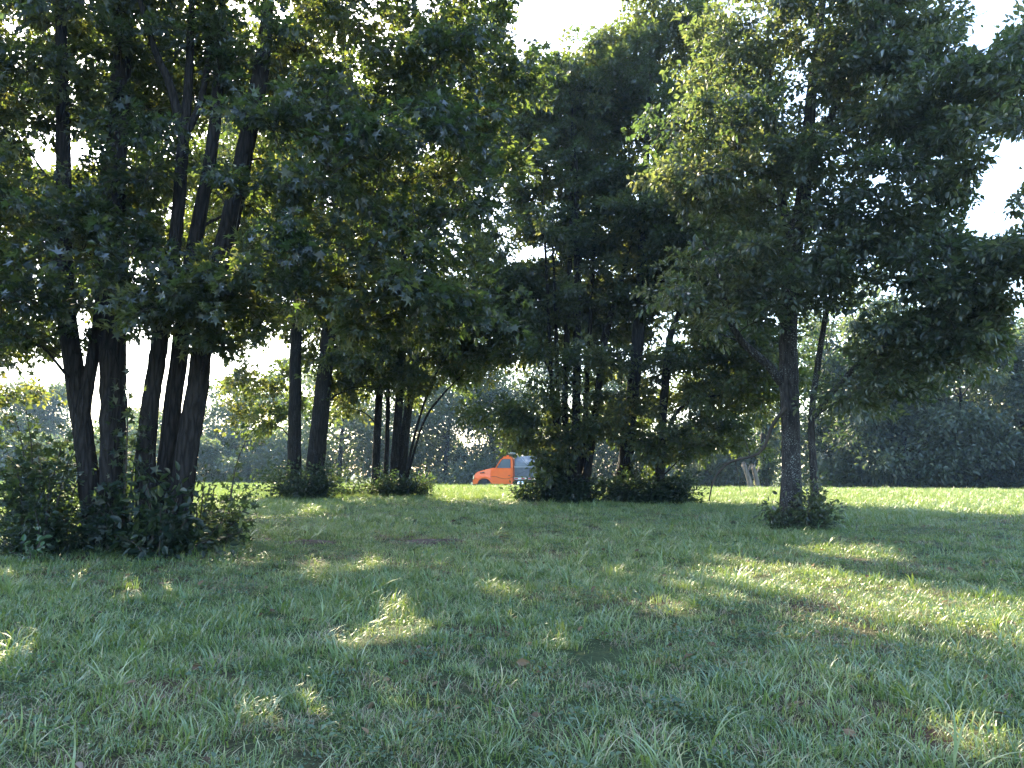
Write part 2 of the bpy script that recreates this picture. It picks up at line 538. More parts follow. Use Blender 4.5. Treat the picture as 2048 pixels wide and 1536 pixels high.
        Q, D, N, S, T = Q[rest], D[rest], N[rest], S[rest], T[rest]
    mb = MB()
    u, v, f = project(Q)
    big = (u > -60) & (u < 2108) & (v > -60) & (S / f * FPX > (16.5 if kind == 'star' else 15))
    if kind == 'fold': big[:] = True
    add_leaves(mb, kind, Q[big], D[big], N[big], S[big], T[big])
    if (~big).any(): add_leaves(mb, 'fold', Q[~big], D[~big], N[~big], S[~big], T[~big])
    link('crown', mb.mesh('crown', leafmat, base, smooth=False), root, kind='stuff')
    print('TREE', name, label[:30], 'boughs', len(B), 'leaves', len(Q), 'limbs', nlimb)
    return root


def gp(u, v):
    p = ground_px(u, v); p[2] = gz(p[0], p[1]); return p


# ------------------------------------------------------------------ ground, road, bare soil
xs = np.unique(np.concatenate([np.linspace(-300, -30, 28), np.linspace(-30, 30, 151), np.linspace(30, 300, 28)]))
ys = np.unique(np.concatenate([np.linspace(-120, -4, 24), np.linspace(-4, 62, 200), np.linspace(62, 420, 40)]))
XX, YY = np.meshgrid(xs, ys)
mb = MB()
nx = len(xs)
i, j = np.meshgrid(np.arange(len(ys) - 1), np.arange(nx - 1), indexing='ij')
q = (i * nx + j).ravel()
mb.add(np.stack([XX.ravel(), YY.ravel(), gz(XX, YY).ravel()], -1), [np.stack([q, q + 1, q + nx + 1, q + nx], -1)])
link('ground', mb.mesh('ground', M['ground']), kind='structure')

mb = MB()
rx = np.linspace(-140, 140, 141)
prof = [(55.0, .004), (55.02, .05), (61.98, .05), (62.0, .004)]
V = np.array([[x, y, gz(0, 60) + .03 + z] for x in rx for y, z in prof])
a = (np.arange(140)[:, None] * 4 + np.arange(3)[None]).ravel()
mb.add(V, [np.stack([a, a + 4, a + 5, a + 1], -1)])
link('road', mb.mesh('road', M['asphalt'], smooth=False), kind='structure')

for (u, v, a_, b_) in ((612, 1086, .55, .32), (868, 1084, .62, .30), (520, 1082, .40, .2), (1610, 1052, 1.0, .45)):
    c = gp(u, v); mb = MB(); k = 28; rings = 4
    pts = [[c[0], c[1], gz(c[0], c[1]) + .035]]
    for r_ in range(1, rings + 1):
        for t in range(k):
            an = 2 * math.pi * t / k
            w = (1 + .18 * math.sin(3 * an + u) + .12 * math.sin(5 * an + v) + .06 * math.sin(9 * an)) * r_ / rings
            x, y = c[0] + a_ * w * math.cos(an), c[1] + b_ * w * math.sin(an)
            pts.append([x, y, gz(x, y) + .035 * (1 - (r_ / rings) ** 2) + (.004 if r_ < rings else -.01) + .012 * math.sin(x * 31) * math.sin(y * 37)])
    F3 = [[0, 1 + t, 1 + (t + 1) % k] for t in range(k)]
    F4 = [[1 + r_ * k + t, 1 + (r_ + 1) * k + t, 1 + (r_ + 1) * k + (t + 1) % k, 1 + r_ * k + (t + 1) % k] for r_ in range(rings - 1) for t in range(k)]
    mb.add(np.array(pts), [F3, F4])
    link('bare_soil', mb.mesh('bare_soil', M['dirt']), kind='structure')
SOIL = [(gp(u, v), a_, b_) for (u, v, a_, b_) in ((612, 1086, .55, .32), (868, 1084, .62, .30), (520, 1082, .40, .2), (1610, 1052, 1.0, .45))]

# ------------------------------------------------------------------ near trees on the left
PAIR = 'tree clumps standing in the mown grass'
grow('sweetgum_tree', 'tall dark tree with two thick near trunks, the one with a slight lean forking low', gp(215, 1085),
     [([(192, 1088, 12), (180, 980, 12), (168, 880, 12), (150, 750, 12), (132, 600, 12), (128, 400, 12), (125, 200, 12), (120, 0, 12), (112, -260, 12)], [.155, .15, .147, .143, .135, .115, .10, .08, .04]),
      ([(160, 870, 12), (172, 790, 12), (188, 700, 12), (200, 600, 12.1), (206, 480, 12.2), (205, 300, 12.3)], [.12, .10, .09, .075, .06, .03]),
      ([(226, 1085, 12), (225, 950, 12), (225, 740, 12), (222, 600, 12.05), (228, 400, 12.1), (240, 200, 12.2), (252, 0, 12.3), (258, -260, 12.4)], [.215, .195, .188, .195, .175, .15, .12, .05])],
     [(40, 380, 12.0, 2.3, 2.3, 2.4, 42), (-170, 500, 12.5, 2.2, 2.4, 2.4, 24), (110, 60, 12.2, 2.8, 2.6, 2.0, 40), (130, -260, 12, 3.6, 3.4, 2.2, 44), (235, 430, 10.9, .9, .6, 1.5, 8),
      (55, 640, 11.3, 1.1, 1.5, .5, 9), (0, 430, 15.5, 3.8, 1.8, 3.0, 38), (-60, 720, 14.5, 1.6, 1.6, .9, 14), (150, 480, 14.5, 1.8, 1.4, 1.6, 16), (230, 120, 14.5, 2.0, 1.4, 1.6, 16)],
     M['bark_gum'], M['gum_leaf'], 'star', .115, 410, 1.12, .55, .60, 150, 28)
grow('sweetgum_tree', 'tall tree with three dark stems fanning out over a leafy sapling, one forking high up', gp(335, 1082),
     [([(298, 1075, 11.9), (291, 930, 11.9), (303, 800, 11.9), (320, 690, 11.9), (345, 520, 11.9), (356, 430, 11.9), (365, 300, 11.9), (368, 262, 11.9)], [.15, .14, .135, .125, .11, .10, .095, .085]),
      ([(367, 272, 11.9), (340, 170, 11.8), (310, 100, 11.7), (268, -40, 11.6)], [.075, .065, .055, .03]),
      ([(369, 268, 11.9), (378, 150, 12), (384, 0, 12.1), (390, -160, 12.2)], [.08, .065, .05, .025]),
      ([(370, 268, 11.9), (398, 215, 12), (415, 130, 12.1), (425, 20, 12.2)], [.07, .055, .045, .02]),
      ([(325, 1082, 12.1), (340, 860, 12.1), (360, 700, 12.1), (385, 520, 12.1), (410, 380, 12.1), (430, 250, 12.1), (440, 100, 12.1), (452, -160, 12.1)], [.16, .142, .132, .118, .105, .095, .08, .04]),
      ([(352, 1082, 11.8), (374, 900, 11.8), (395, 780, 11.8), (407, 680, 11.8), (430, 570, 11.8), (465, 420, 11.8), (490, 300, 11.8), (515, 180, 11.8), (530, 80, 11.8), (548, -160, 11.8)], [.18, .17, .16, .15, .147, .14, .14, .13, .11, .05])],
     [(430, 60, 13.2, 2.4, 1.8, 1.6, 20), (690, 90, 12.6, 2.8, 2.6, 1.8, 40), (740, 380, 12.0, 2.4, 2.4, 1.6, 40), (660, 570, 11, 1.9, 1.4, .5, 18), (830, 640, 10.9, 1.1, 1.1, .35, 8),
      (900, 230, 12.8, 1.6, 2.2, 1.5, 22), (310, 600, 10.6, .8, .6, .4, 5), (500, -260, 12, 4.0, 3.4, 2.2, 52), (450, 640, 11.2, .8, .8, .5, 6), (330, 380, 15.2, 2.6, 1.5, 2.8, 34), (500, 500, 14.8, 1.8, 1.5, 1.8, 16), (985, 90, 13.2, .9, 1.4, 1.1, 9)],
     M['bark_gum'], M['gum_leaf'], 'star', .115, 410, 1.12, .55, .60, 150, 28)

# ------------------------------------------------------------------ clumps further back
grow('maple_tree', 'tree with two ivy-footed trunks between the near fan of stems and the thin-stemmed clump', gp(608, 990),
     [([(588, 990, 24.5), (590, 850, 24.5), (592, 700, 24.5), (597, 560, 24.5), (590, 300, 24.5), (585, 120, 24.6)], [.24, .20, .19, .17, .12, .05]),
      ([(624, 990, 24.4), (636, 880, 24.4), (646, 780, 24.4), (656, 680, 24.4), (668, 560, 24.4), (685, 300, 24.4), (690, 60, 24.5)], [.32, .28, .26, .24, .22, .15, .05])],
     [(620, 370, 25.5, 3.4, 2.4, 5.4, 84), (440, 330, 26, 2.6, 2.6, 4.4, 34), (505, 640, 25.2, 2.2, 2.0, 1.8, 18), (530, 800, 25.5, 1.3, 1.4, 1.3, 9), (700, 700, 25, 2.0, 2.0, 1.8, 18)],
     M['bark_maple'], M['maple_leaf'], 'fold', .145, 500, 1.45, .6, .85, 0, 10, PAIR)
grow('maple_tree', 'clump of slim straight stems with two thin saplings leaning away towards the truck', gp(782, 985),
     [([(750, 985, 26), (755, 860, 26), (762, 700, 26), (766, 480, 26), (768, 300, 26)], [.15, .13, .12, .10, .05]),
      ([(770, 985, 26.2), (775, 860, 26.2), (778, 700, 26.2), (790, 520, 26.2)], [.09, .08, .07, .03]),
      ([(786, 985, 25.9), (795, 850, 25.9), (803, 720, 25.9), (808, 520, 25.9), (815, 300, 26)], [.16, .14, .13, .10, .04]),
      ([(800, 985, 26), (812, 850, 26), (829, 740, 26), (852, 600, 26), (880, 380, 26.2)], [.17, .15, .14, .12, .05]),
      ([(806, 980, 25.6), (832, 860, 25.6), (862, 770, 25.6), (905, 680, 25.5)], [.05, .045, .04, .02]),
      ([(808, 980, 25.7), (845, 850, 25.6), (885, 790, 25.5), (930, 745, 25.4)], [.045, .04, .035, .015])],
     [(800, 400, 27, 3.6, 2.4, 5.0, 84), (910, 280, 28, 3.0, 1.8, 3.2, 36), (820, 720, 26, 2.3, 2.3, 1.6, 24), (930, 700, 26, 1.6, 1.8, 1.1, 12), (690, 780, 26.5, 1.2, 1.4, 1.0, 6)],
     M['bark_maple'], M['maple_leaf'], 'fold', .145, 500, 1.45, .6, .85, 0, 9, PAIR)
grow('maple_tree', 'dense many-stemmed clump of thin dark stems in front of the truck bed', gp(1145, 985),
     [([(1120, 985, 24), (1112, 870, 24), (1106, 800, 24), (1100, 700, 24), (1094, 560, 24), (1085, 400, 24)], [.09, .08, .07, .06, .05, .03]),
      ([(1125, 985, 24.1), (1119, 870, 24.1), (1116, 800, 24.1), (1112, 650, 24.1), (1105, 480, 24.1)], [.08, .07, .065, .06, .03]),
      ([(1136, 985, 24), (1132, 870, 24), (1130, 800, 24), (1135, 640, 24), (1142, 450, 24), (1145, 200, 24.2)], [.13, .11, .10, .09, .07, .03]),
      ([(1150, 985, 23.9), (1152, 870, 23.9), (1153, 780, 23.9), (1154, 640, 23.9), (1155, 480, 23.9), (1150, 250, 24)], [.18, .15, .14, .13, .11, .05]),
      ([(1160, 985, 24.1), (1168, 870, 24.1), (1173, 790, 24.1), (1180, 650, 24.1), (1186, 540, 24.1), (1195, 400, 24.2)], [.10, .09, .08, .07, .06, .03]),
      ([(1166, 985, 23.9), (1184, 870, 23.9), (1194, 800, 23.9), (1212, 660, 23.9), (1240, 580, 24), (1265, 470, 24)], [.14, .12, .11, .09, .06, .03]),
      ([(1172, 985, 24.2), (1190, 860, 24.2), (1200, 760, 24.2), (1222, 640, 24.2), (1250, 520, 24.2)], [.08, .07, .06, .05, .02])],
     [(1110, 300, 25.4, 3.4, 1.7, 3.2, 52), (1110, 560, 25.2, 3.5, 2.8, 2.4, 54), (1010, 640, 24.6, 2.4, 2.1, 1.8, 34), (1005, 845, 23.8, 1.0, 1.2, .3, 8), (1110, 860, 23.6, 1.0, 1.2, 1.1, 10), (1150, 190, 25, 1.8, 2.4, 1.6, 18), (1045, 210, 25.6, 1.4, 1.4, 1.7, 12), (1150, 420, 24.3, 1.9, .7, 2.1, 14), (1080, 560, 25.6, 2.2, 2.2, 1.6, 24), (1150, 725, 22.6, 1.5, .8, .45, 9), (1110, 915, 23.4, .6, .5, .7, 9), (1200, 850, 23.4, 1.2, .9, .6, 4), (1075, 900, 23.6, .5, .5, .5, 5), (1190, 250, 26, 2.2, 1.6, 2.6, 20)],
     M['bark_maple'], M['maple_leaf'], 'fold', .145, 500, 1.45, .6, .85, 0, 9, PAIR)
grow('maple_tree', 'tall thick straight trunk forking into an arching limb beside the many-stemmed clump', gp(1250, 987),
     [([(1246, 987, 23.8), (1256, 860, 23.8), (1270, 740, 23.8), (1280, 620, 23.8), (1286, 520, 23.8), (1290, 380, 23.9), (1300, 150, 24)], [.26, .22, .20, .185, .17, .13, .05]),
      ([(1283, 595, 23.8), (1305, 572, 23.7), (1335, 552, 23.6), (1372, 545, 23.5), (1420, 520, 23.4)], [.12, .11, .09, .07, .03])],
     [(1310, 200, 24.8, 3.2, 1.7, 3.2, 50), (1310, 470, 24.8, 3.3, 2.6, 2.4, 44), (1400, 520, 25.2, 3.0, 2.4, 2.4, 36), (1320, 50, 25, 1.9, 2, 1.6, 24), (1220, 150, 25.5, 1.8, 2, 1.4, 16), (1280, 790, 24.4, 1.6, 1.4, 1.3, 9), (1230, 640, 25, 1.6, 1.6, 1.0, 14), (1340, 560, 23.8, 1.8, 1.8, 1.2, 14), (1270, 905, 23.4, 1.0, .7, .6, 4)],
     M['bark_maple'], M['maple_leaf'], 'fold', .145, 500, 1.45, .6, .85, 0, 10, PAIR)
grow('maple_tree', 'slimmer crooked tree with low sweeping boughs between the thick straight trunk and the lichened tree', gp(1322, 985),
     [([(1320, 985, 23.4), (1324, 860, 23.4), (1334, 730, 23.4), (1344, 660, 23.4), (1375, 590, 23.4), (1395, 500, 23.4), (1400, 340, 23.6)], [.16, .14, .125, .11, .09, .07, .03]),
      ([(1328, 880, 23.4), (1350, 830, 23.2), (1385, 800, 23.0), (1440, 790, 22.8)], [.07, .06, .05, .02])],
     [(1420, 460, 24, 2.7, 2.7, 3.6, 66), (1430, 740, 23.4, 2.3, 2.0, 1.2, 26), (1400, 860, 23.2, 1.3, 1.2, .8, 9), (1505, 740, 23.8, 1.5, 1.5, 1.5, 18), (1540, 580, 24.5, 1.6, 1.5, 1.4, 14), (1350, 905, 23, 1.0, .7, .6, 4)],
     M['bark_maple'], M['maple_leaf'], 'fold', .145, 500, 1.45, .6, .85, 0, 9, PAIR)

# ------------------------------------------------------------------ lichened tree on the right
grow('broadleaf_tree', 'lichen-flecked trunk with slim forked side stem and large oval leaves, standing alone in grass', gp(1592, 1040),
     [([(1583, 1040, 16), (1582, 950, 16), (1581, 860, 16), (1578, 760, 16), (1578, 650, 16), (1590, 500, 16), (1612, 350, 16), (1622, 200, 16), (1640, 50, 16.1), (1660, -200, 16.2)], [.225, .195, .185, .19, .18, .165, .15, .12, .09, .04]),
      ([(1562, 765, 16), (1540, 735, 15.9), (1515, 712, 15.8), (1482, 680, 15.7), (1455, 630, 15.6), (1440, 560, 15.5), (1405, 480, 15.4)], [.10, .09, .085, .075, .06, .045, .02]),
      ([(1632, 1035, 15.7), (1627, 930, 15.7), (1623, 840, 15.7), (1636, 730, 15.7), (1652, 630, 15.6), (1676, 530, 15.5), (1692, 380, 15.5)], [.085, .07, .066, .06, .05, .042, .02]),
      ([(1626, 835, 15.7), (1665, 785, 15.5), (1720, 725, 15.2), (1780, 685, 14.9), (1850, 640, 14.5), (1950, 590, 14), (2030, 565, 13.6)], [.052, .05, .046, .042, .035, .025, .012]),
      ([(1590, 500, 16), (1560, 380, 16.2), (1545, 240, 16.3), (1535, 60, 16.4)], [.10, .08, .06, .03]),
      ([(1612, 350, 16), (1660, 240, 15.8), (1700, 120, 15.6), (1760, -60, 15.4)], [.09, .07, .05, .02])],
     [(1600, 230, 16, 2.8, 2.8, 3.0, 52), (1790, 330, 14.8, 2.2, 2.2, 2.3, 44), (1930, 560, 13.6, 1.5, 1.6, 1.1, 22), (1850, 110, 15, 2.2, 2.4, 1.8, 36), (1470, 300, 15.7, 1.7, 1.8, 2.4, 30),
      (1600, 560, 15, 1.7, 1.3, .8, 14), (1820, 690, 14.6, 1.2, 1.3, .4, 8), (2010, 230, 12.6, .9, 1.2, 1.3, 16), (1840, -10, 15, 1.7, 2, 1.2, 22), (1930, 190, 14, 1.3, 1.6, 1.2, 18), (1900, 430, 14, 1.1, 1.4, .9, 10), (1560, 60, 16.4, 2.2, 2.2, 1.6, 22), (1985, 650, 13.6, .6, 1.0, .5, 7), (1880, 700, 14.2, 1.2, 1.4, .5, 12), (1760, 800, 14.9, .8, 1.1, .3, 4), (1420, 600, 15.5, 1.1, 1.2, .9, 10), (1990, 560, 13, .7, 1.2, .7, 8), (1650, -230, 16, 4.0, 4.0, 2.4, 52), (2080, 520, 12.6, .8, 1.1, 1.0, 10), (1700, 480, 15.2, 1.6, 1.6, .9, 12)],
     M['bark_lichen'], M['broad_leaf'], 'ovate', .122, 340, 1.10, .55, .60, 200, 26)

# ------------------------------------------------------------------ shrubs and saplings at the feet of the trees
def shrub(name, label, cat, c, rx, ry, h, leafmat, kind, leaf, nleaf, nstem=10, single=0, group=None, droop=.3, layer=.45):
    c = np.asarray(c, float); root = thing(name, label, cat, c, group)
    st = MB(); Q, D, N, S, T = [], [], [], [], []
    per = max(10, nleaf // nstem)
    for k in range(nstem):
        an = RNG.random() * 2 * math.pi; rr = RNG.random() ** .5
        b = c + np.array([math.cos(an) * rx * .35 * rr, math.sin(an) * ry * .35 * rr, 0]); b[2] = gz(b[0], b[1]) - .03
        hh = h * (.25 + .85 * RNG.random() ** 1.3) * (1 - .35 * rr); wild = RNG.random() < .25; hh *= 1.35 if wild else 1; rr *= 1.3 if wild else .9
        e = c + np.array([math.cos(an) * rx * rr, math.sin(an) * ry * rr, hh])
        mid = b * .5 + e * .5 + np.array([0, 0, hh * .15]) - np.array([math.cos(an) * rx, math.sin(an) * ry, 0]) * .12 * rr
        path = smooth_path([b, mid, e], 7)
        tube(st, path, np.linspace(.012, .003, 7) * (1 + h * .3), 4)
        f0 = RNG.random(per) ** .8 * 5.999; i = f0.astype(int); f = (f0 - i)[:, None]
        q = path[i] * (1 - f) + path[i + 1] * f
        sp = RNG.normal(size=(per, 3)) * np.array([.15 * rx, .17 * ry, .09 * h]) + RNG.normal(size=(per, 3)) * leaf * .6
        q = q + sp
        Q.append(q); D.append(sp * 1.5 + RNG.normal(size=(per, 3)) * leaf + np.array([0, 0, -droop * leaf * 1.5]))
        N.append(np.array([0, 0, 2 * layer]) + RNG.normal(size=(per, 3)) * .55); S.append(leaf * np.clip(RNG.normal(1, .25, per), .4, 1.5))
        T.append(np.clip(.5 + RNG.normal() * .12 + RNG.normal(size=per) * .18, 0, 1))
    link('stems', st.mesh('stems', M['twig'], c), root, kind='stuff')
    Q, D, N, S, T = (np.concatenate(x) for x in (Q, D, N, S, T))
    ok = Q[:, 2] > gz(Q[:, 0], Q[:, 1]) + .03
    Q, D, N, S, T = Q[ok], D[ok], N[ok], S[ok], T[ok]
    if single:
        pick = np.argsort(-S / Q[:, 1])[:single]
        protos = []
        for g in range(3):
            mb = MB(); add_leaves(mb, kind, np.zeros((1, 3)), np.array([[0, 1., 0]]), np.array([[0, 0, 1.]]), np.ones(1), np.array([.3 + .2 * g]))
            protos.append(mb.mesh('leaf', leafmat))
        X, Dn, Nn = leaf_frames(D[pick], N[pick])
        for i, x, y, z in zip(pick, X, Dn, Nn):
            o = bpy.data.objects.new('leaf', protos[int(RNG.integers(3))])
            mt = (Matrix((x, y, z)).transposed() * float(S[i])).to_4x4(); mt.translation = Vector(Q[i] - c)
            o.parent = root; o.matrix_basis = mt; COL.objects.link(o)
        rest = np.ones(len(Q), bool); rest[pick] = False
        Q, D, N, S, T = Q[rest], D[rest], N[rest], S[rest], T[rest]
    mb = MB(); add_leaves(mb, kind, Q, D, N, S, T)
    link('foliage', mb.mesh('foliage', leafmat, c, smooth=False), root, kind='stuff')
    return root


def at_ground(u, Y):
    x = (u - 1024) / FPX * Y
    return np.array([x, Y, float(gz(x, Y))])


shrub('shrub', 'loose dark bush with sprays of toothed leaves beside the leaning trunk of the two-trunk tree', 'shrub', at_ground(95, 12.2), .95, .8, 2.35, M['dark_leaf'], 'star', .12, 2300, 22, 60)
shrub('shrub', 'low small-leaved bush with sunlight behind it at the outer foot of the two-trunk tree', 'shrub', at_ground(105, 11.6), .85, .6, 1.1, M['dark_leaf'], 'ovate', .08, 3000, 20, 40)
shrub('sapling', 'knee-high sapling with large pointed oval leaves at the foot of the three fanning stems', 'sapling', at_ground(335, 11.1), .8, .45, 1.3, M['dark_leaf'], 'ovate', .14, 800, 18, 90)
shrub('shrub', 'small-leaved dark bush trailing away from the foot of the three fanning stems', 'shrub', at_ground(405, 11.9), .65, .6, 1.1, M['dark_leaf'], 'ovate', .085, 1300, 16, 40)
shrub('shrub', 'dark leafy growth between the two-trunk tree and the fanning stems', 'shrub', at_ground(262, 11.7), .75, .5, 2.3, M['dark_leaf'], 'star', .12, 1100, 14, 30)
shrub('shrub', 'hanging dark spray of lobed leaves on the open side of the fanning stems', 'shrub', at_ground(445, 12.6), .55, .5, 2.1, M['dark_leaf'], 'star', .12, 420, 7, 30)
shrub('weed_plant', 'pale-topped weed in the grass just below the outer bush', 'weed', at_ground(85, 10.9), .3, .2, .35, M['clover'], 'ovate', .10, 90, 8, 0)
shrub('shrub', 'low ivy mound wrapped round the feet of the ivy-footed trunks', 'shrub', at_ground(612, 24.0), 1.35, .8, 1.2, M['dark_leaf'], 'fold', .11, 5200, 26)
shrub('shrub', 'straggling bush filling the gap between the ivy-footed trunks and the slim stems', 'shrub', at_ground(700, 25.6), .9, .7, .6, M['dark_leaf'], 'fold', .11, 900, 14)
shrub('shrub', 'low dark brush round the slim stems', 'shrub', at_ground(790, 25.4), 1.25, .8, .8, M['dark_leaf'], 'fold', .11, 3600, 22)
shrub('shrub', 'small weedy bush on the truck side of the slim stems', 'shrub', at_ground(845, 25.6), .55, .5, .85, M['dark_leaf'], 'fold', .09, 520, 12)
shrub('shrub', 'low dark sprout of leaves reaching out below the truck bed', 'shrub', at_ground(1065, 23.4), .65, .5, .75, M['dark_leaf'], 'fold', .13, 800, 9)
shrub('shrub', 'upright dark leafy shoots covering the rear of the truck bed beside the many-stemmed clump', 'shrub', at_ground(1100, 23.5), .5, .4, 2.2, M['dark_leaf'], 'fold', .14, 1700, 14)
shrub('shrub', 'broad dark brush round the foot of the many-stemmed clump', 'shrub', at_ground(1150, 23.3), 1.3, .8, .8, M['dark_leaf'], 'fold', .12, 3000, 30)
shrub('shrub', 'broad dark brush round the foot of the thick straight trunk', 'shrub', at_ground(1255, 23.2), 1.2, .8, .95, M['dark_leaf'], 'fold', .12, 3000, 26)
shrub('shrub', 'dark brush tapering off below the crooked tree', 'shrub', at_ground(1335, 22.9), 1.05, .7, 1.0, M['dark_leaf'], 'fold', .12, 4000, 22)
shrub('shrub', 'leafy vine growth between the lichened trunk and its slim side stem', 'shrub', at_ground(1612, 15.6), .62, .4, .95, M['broad_leaf'], 'ovate', .095, 1500, 16, 40)
shrub('shrub', 'drooping sprig of long leaves hanging on the shaded side of the lichened trunk', 'shrub', at_ground(1548, 15.9), .3, .25, .8, M['broad_leaf'], 'ovate', .12, 170, 7, 30, droop=1.2)
shrub('shrub', 'low dark litter of stems and small leaves round the foot of the lichened trunk', 'shrub', at_ground(1590, 15.3), .7, .35, .28, M['dark_leaf'], 'ovate', .07, 900, 18)

# fallen branch propped against the lichened tree
bt = gp(1418, 1000); Y0 = bt[1]
br_ = thing('fallen_branch', 'thin bare dead branch bowing from the lichened trunk down to the grass', 'branch', bt)
mb = MB()
tube(mb, px_path([(1418, 1002, 16.2), (1428, 960, 16.1), (1458, 925, 16.0), (1520, 905, 15.9), (1545, 850, 15.8), (1572, 815, 15.75)], 18), np.linspace(.012, .045, 18), 6, .05)
link('branch', mb.mesh('branch', M['twig'], bt), br_)
for pth in ([(1470, 918, 16), (1480, 975, 16.0), (1482, 992, 16)], [(1458, 925, 16), (1440, 930, 15.9), (1415, 950, 15.8)], [(1500, 910, 15.9), (1490, 880, 15.9), (1478, 862, 15.8)]):
    mb = MB(); tube(mb, px_path(pth, 7), np.linspace(.012, .004, 7), 4); link('twig', mb.mesh('twig', M['twig'], bt), br_)

# two broken bare trunks and a vine-hung post of a trunk in front of the far woods
for (u0, v0, u1, v1, r, lab) in ((1505, 980, 1488, 930, .15, 'grey broken snag, the taller of the two leaning before the dark woods'),
                                (1517, 980, 1507, 935, .13, 'brownish broken snag leaning beside the vine-hung trunk')):
    a, b2 = P(u0, v0, 44), P(u1, v1, 44); a[2] = gz(a[0], a[1]) - .05
    t = thing('tree_snag', lab, 'dead tree', a)
    mb = MB(); n = 9
    pth = smooth_path([a, (a + b2) / 2 + np.array([.04, 0, 0]), b2], n)
    tube(mb, pth, np.linspace(r * 1.2, r * .8, n), 10, .12, u0)
    link('trunk', mb.mesh('trunk', M['dead_wood'], a), t)
    mb = MB(); tube(mb, [pth[6], pth[6] + np.array([.12, -.05, .14]), pth[6] + np.array([.22, -.05, .42])], [.06, .05, .02], 5); link('stub', mb.mesh('stub', M['dead_wood'], a), t)
    mb = MB()
    for k in range(5):
        an = k * 1.26 + .3; e = b2 + np.array([math.cos(an) * r * .6, math.sin(an) * r * .6, .0])
        tube(mb, [e - np.array([0, 0, .08]), e + np.array([0, 0, .10 + .14 * RNG.random()])], [.06, .008], 5)
    link('splinters', mb.mesh('splinters', M['dead_wood'], a), t, kind='stuff')
va = P(1528, 978, 45); va[2] = gz(va[0], va[1])
grow('vine_hung_tree', 'short broken trunk thickly hung with sunlit vines beside the brownish snag', va,
     [([(1530, 980, 45), (1528, 935, 45), (1527, 880, 45), (1530, 840, 45)], [.28, .24, .2, .1])],
     [(1526, 930, 44.9, .45, .4, 1.5, 12), (1536, 880, 45, .6, .5, 1.2, 10)], M['bark_maple'], M['far_leaf'], 'fold', .16, 260, .45, 1.0, .25, masks=False, twigs=6, trunk_sides=8)

# ------------------------------------------------------------------ woods beyond the road
FARG = 'trees along the far side of the field'


def far_tree(label, u, Y, h, r, leafmat, n=46, per=340, low=.06, name='far_tree', leaf=.30):
    x = (u - 1024) / FPX * Y
    b0 = np.array([x, Y, float(gz(x, Y))])
    lean = RNG.normal() * .04 * h
    tr = [(np.array([[x, Y, b0[2] - .2], [x + lean * .3, Y, b0[2] + h * .35], [x + lean, Y, b0[2] + h * .8]])), [.02 * h + .06, .015 * h + .04, .03]]
    path = smooth_path(tr[0], 10)
    cs = []
    root_c = b0 + np.array([lean, 0, h * (.5 + low / 2)])
    # crown of stacked lobes
    for k in range(5):
        zc = b0[2] + h * (low + (1 - low) * (k + .5) / 5)
        prof = math.sin(math.pi * min(.92, .22 + .68 * (k + .5) / 5)) ** .7
        cs.append((np.array([x + lean * k / 5 + RNG.normal() * r * .15, Y + RNG.normal() * r * .1, zc]), r * prof, h * (1 - low) * .16))
    return b0, path, cs, label, leafmat, n, per, leaf, name


def build_far(spec):
    b0, path, cs, label, leafmat, n, per, leaf, name = spec
    root = thing(name, label, 'tree', b0, FARG)
    mb = MB(); tube(mb, path, np.linspace(.26, .05, len(path)), 7, .05); link('trunk', mb.mesh('trunk', M['bark_maple'], b0), root)
    tw, lv = MB(), MB()
    tot = sum(c[1] for c in cs)
    for c, rr, hz in cs:
        for _ in range(max(5, int(n * rr / tot))):
            d = unit(RNG.normal(size=3)); q = c + d * np.array([rr, rr, hz]) * RNG.random() ** .3
            if q[2] < gz(q[0], q[1]) + .3: q[2] = gz(q[0], q[1]) + .3 + RNG.random() * .5
            k = np.argmin(np.linalg.norm(path - (q - np.array([0, 0, .3 * rr])), axis=1))
            tube(tw, smooth_path([path[k], (path[k] + q) / 2 + np.array([0, 0, .25]), q], 4), np.linspace(.06, .015, 4), 4)
            m = per; g = RNG.normal(size=(m, 3)); s = unit(g) * (RNG.random((m, 1)) ** .45)
            sz = rr * .42 * (.7 + .6 * RNG.random())
            pq = q + s * np.array([sz, sz, sz * .55])
            D = s + RNG.normal(size=(m, 3)) * .6 + np.array([0, 0, -.4]); N = s * .6 + np.array([0, 0, .8]) + RNG.normal(size=(m, 3)) * .6
            ok = pq[:, 2] > gz(pq[:, 0], pq[:, 1]) + .05
            t0 = .5 + RNG.normal() * .14
            add_leaves(lv, 'fold', pq[ok], D[ok], N[ok], leaf * np.clip(RNG.normal(1, .25, ok.sum()), .5, 1.6), np.clip(t0 + RNG.normal(size=ok.sum()) * .18, 0, 1))
    link('limbs', tw.mesh('limbs', M['twig'], b0), root, kind='stuff')
    link('crown', lv.mesh('crown', leafmat, b0, smooth=False), root, kind='stuff')


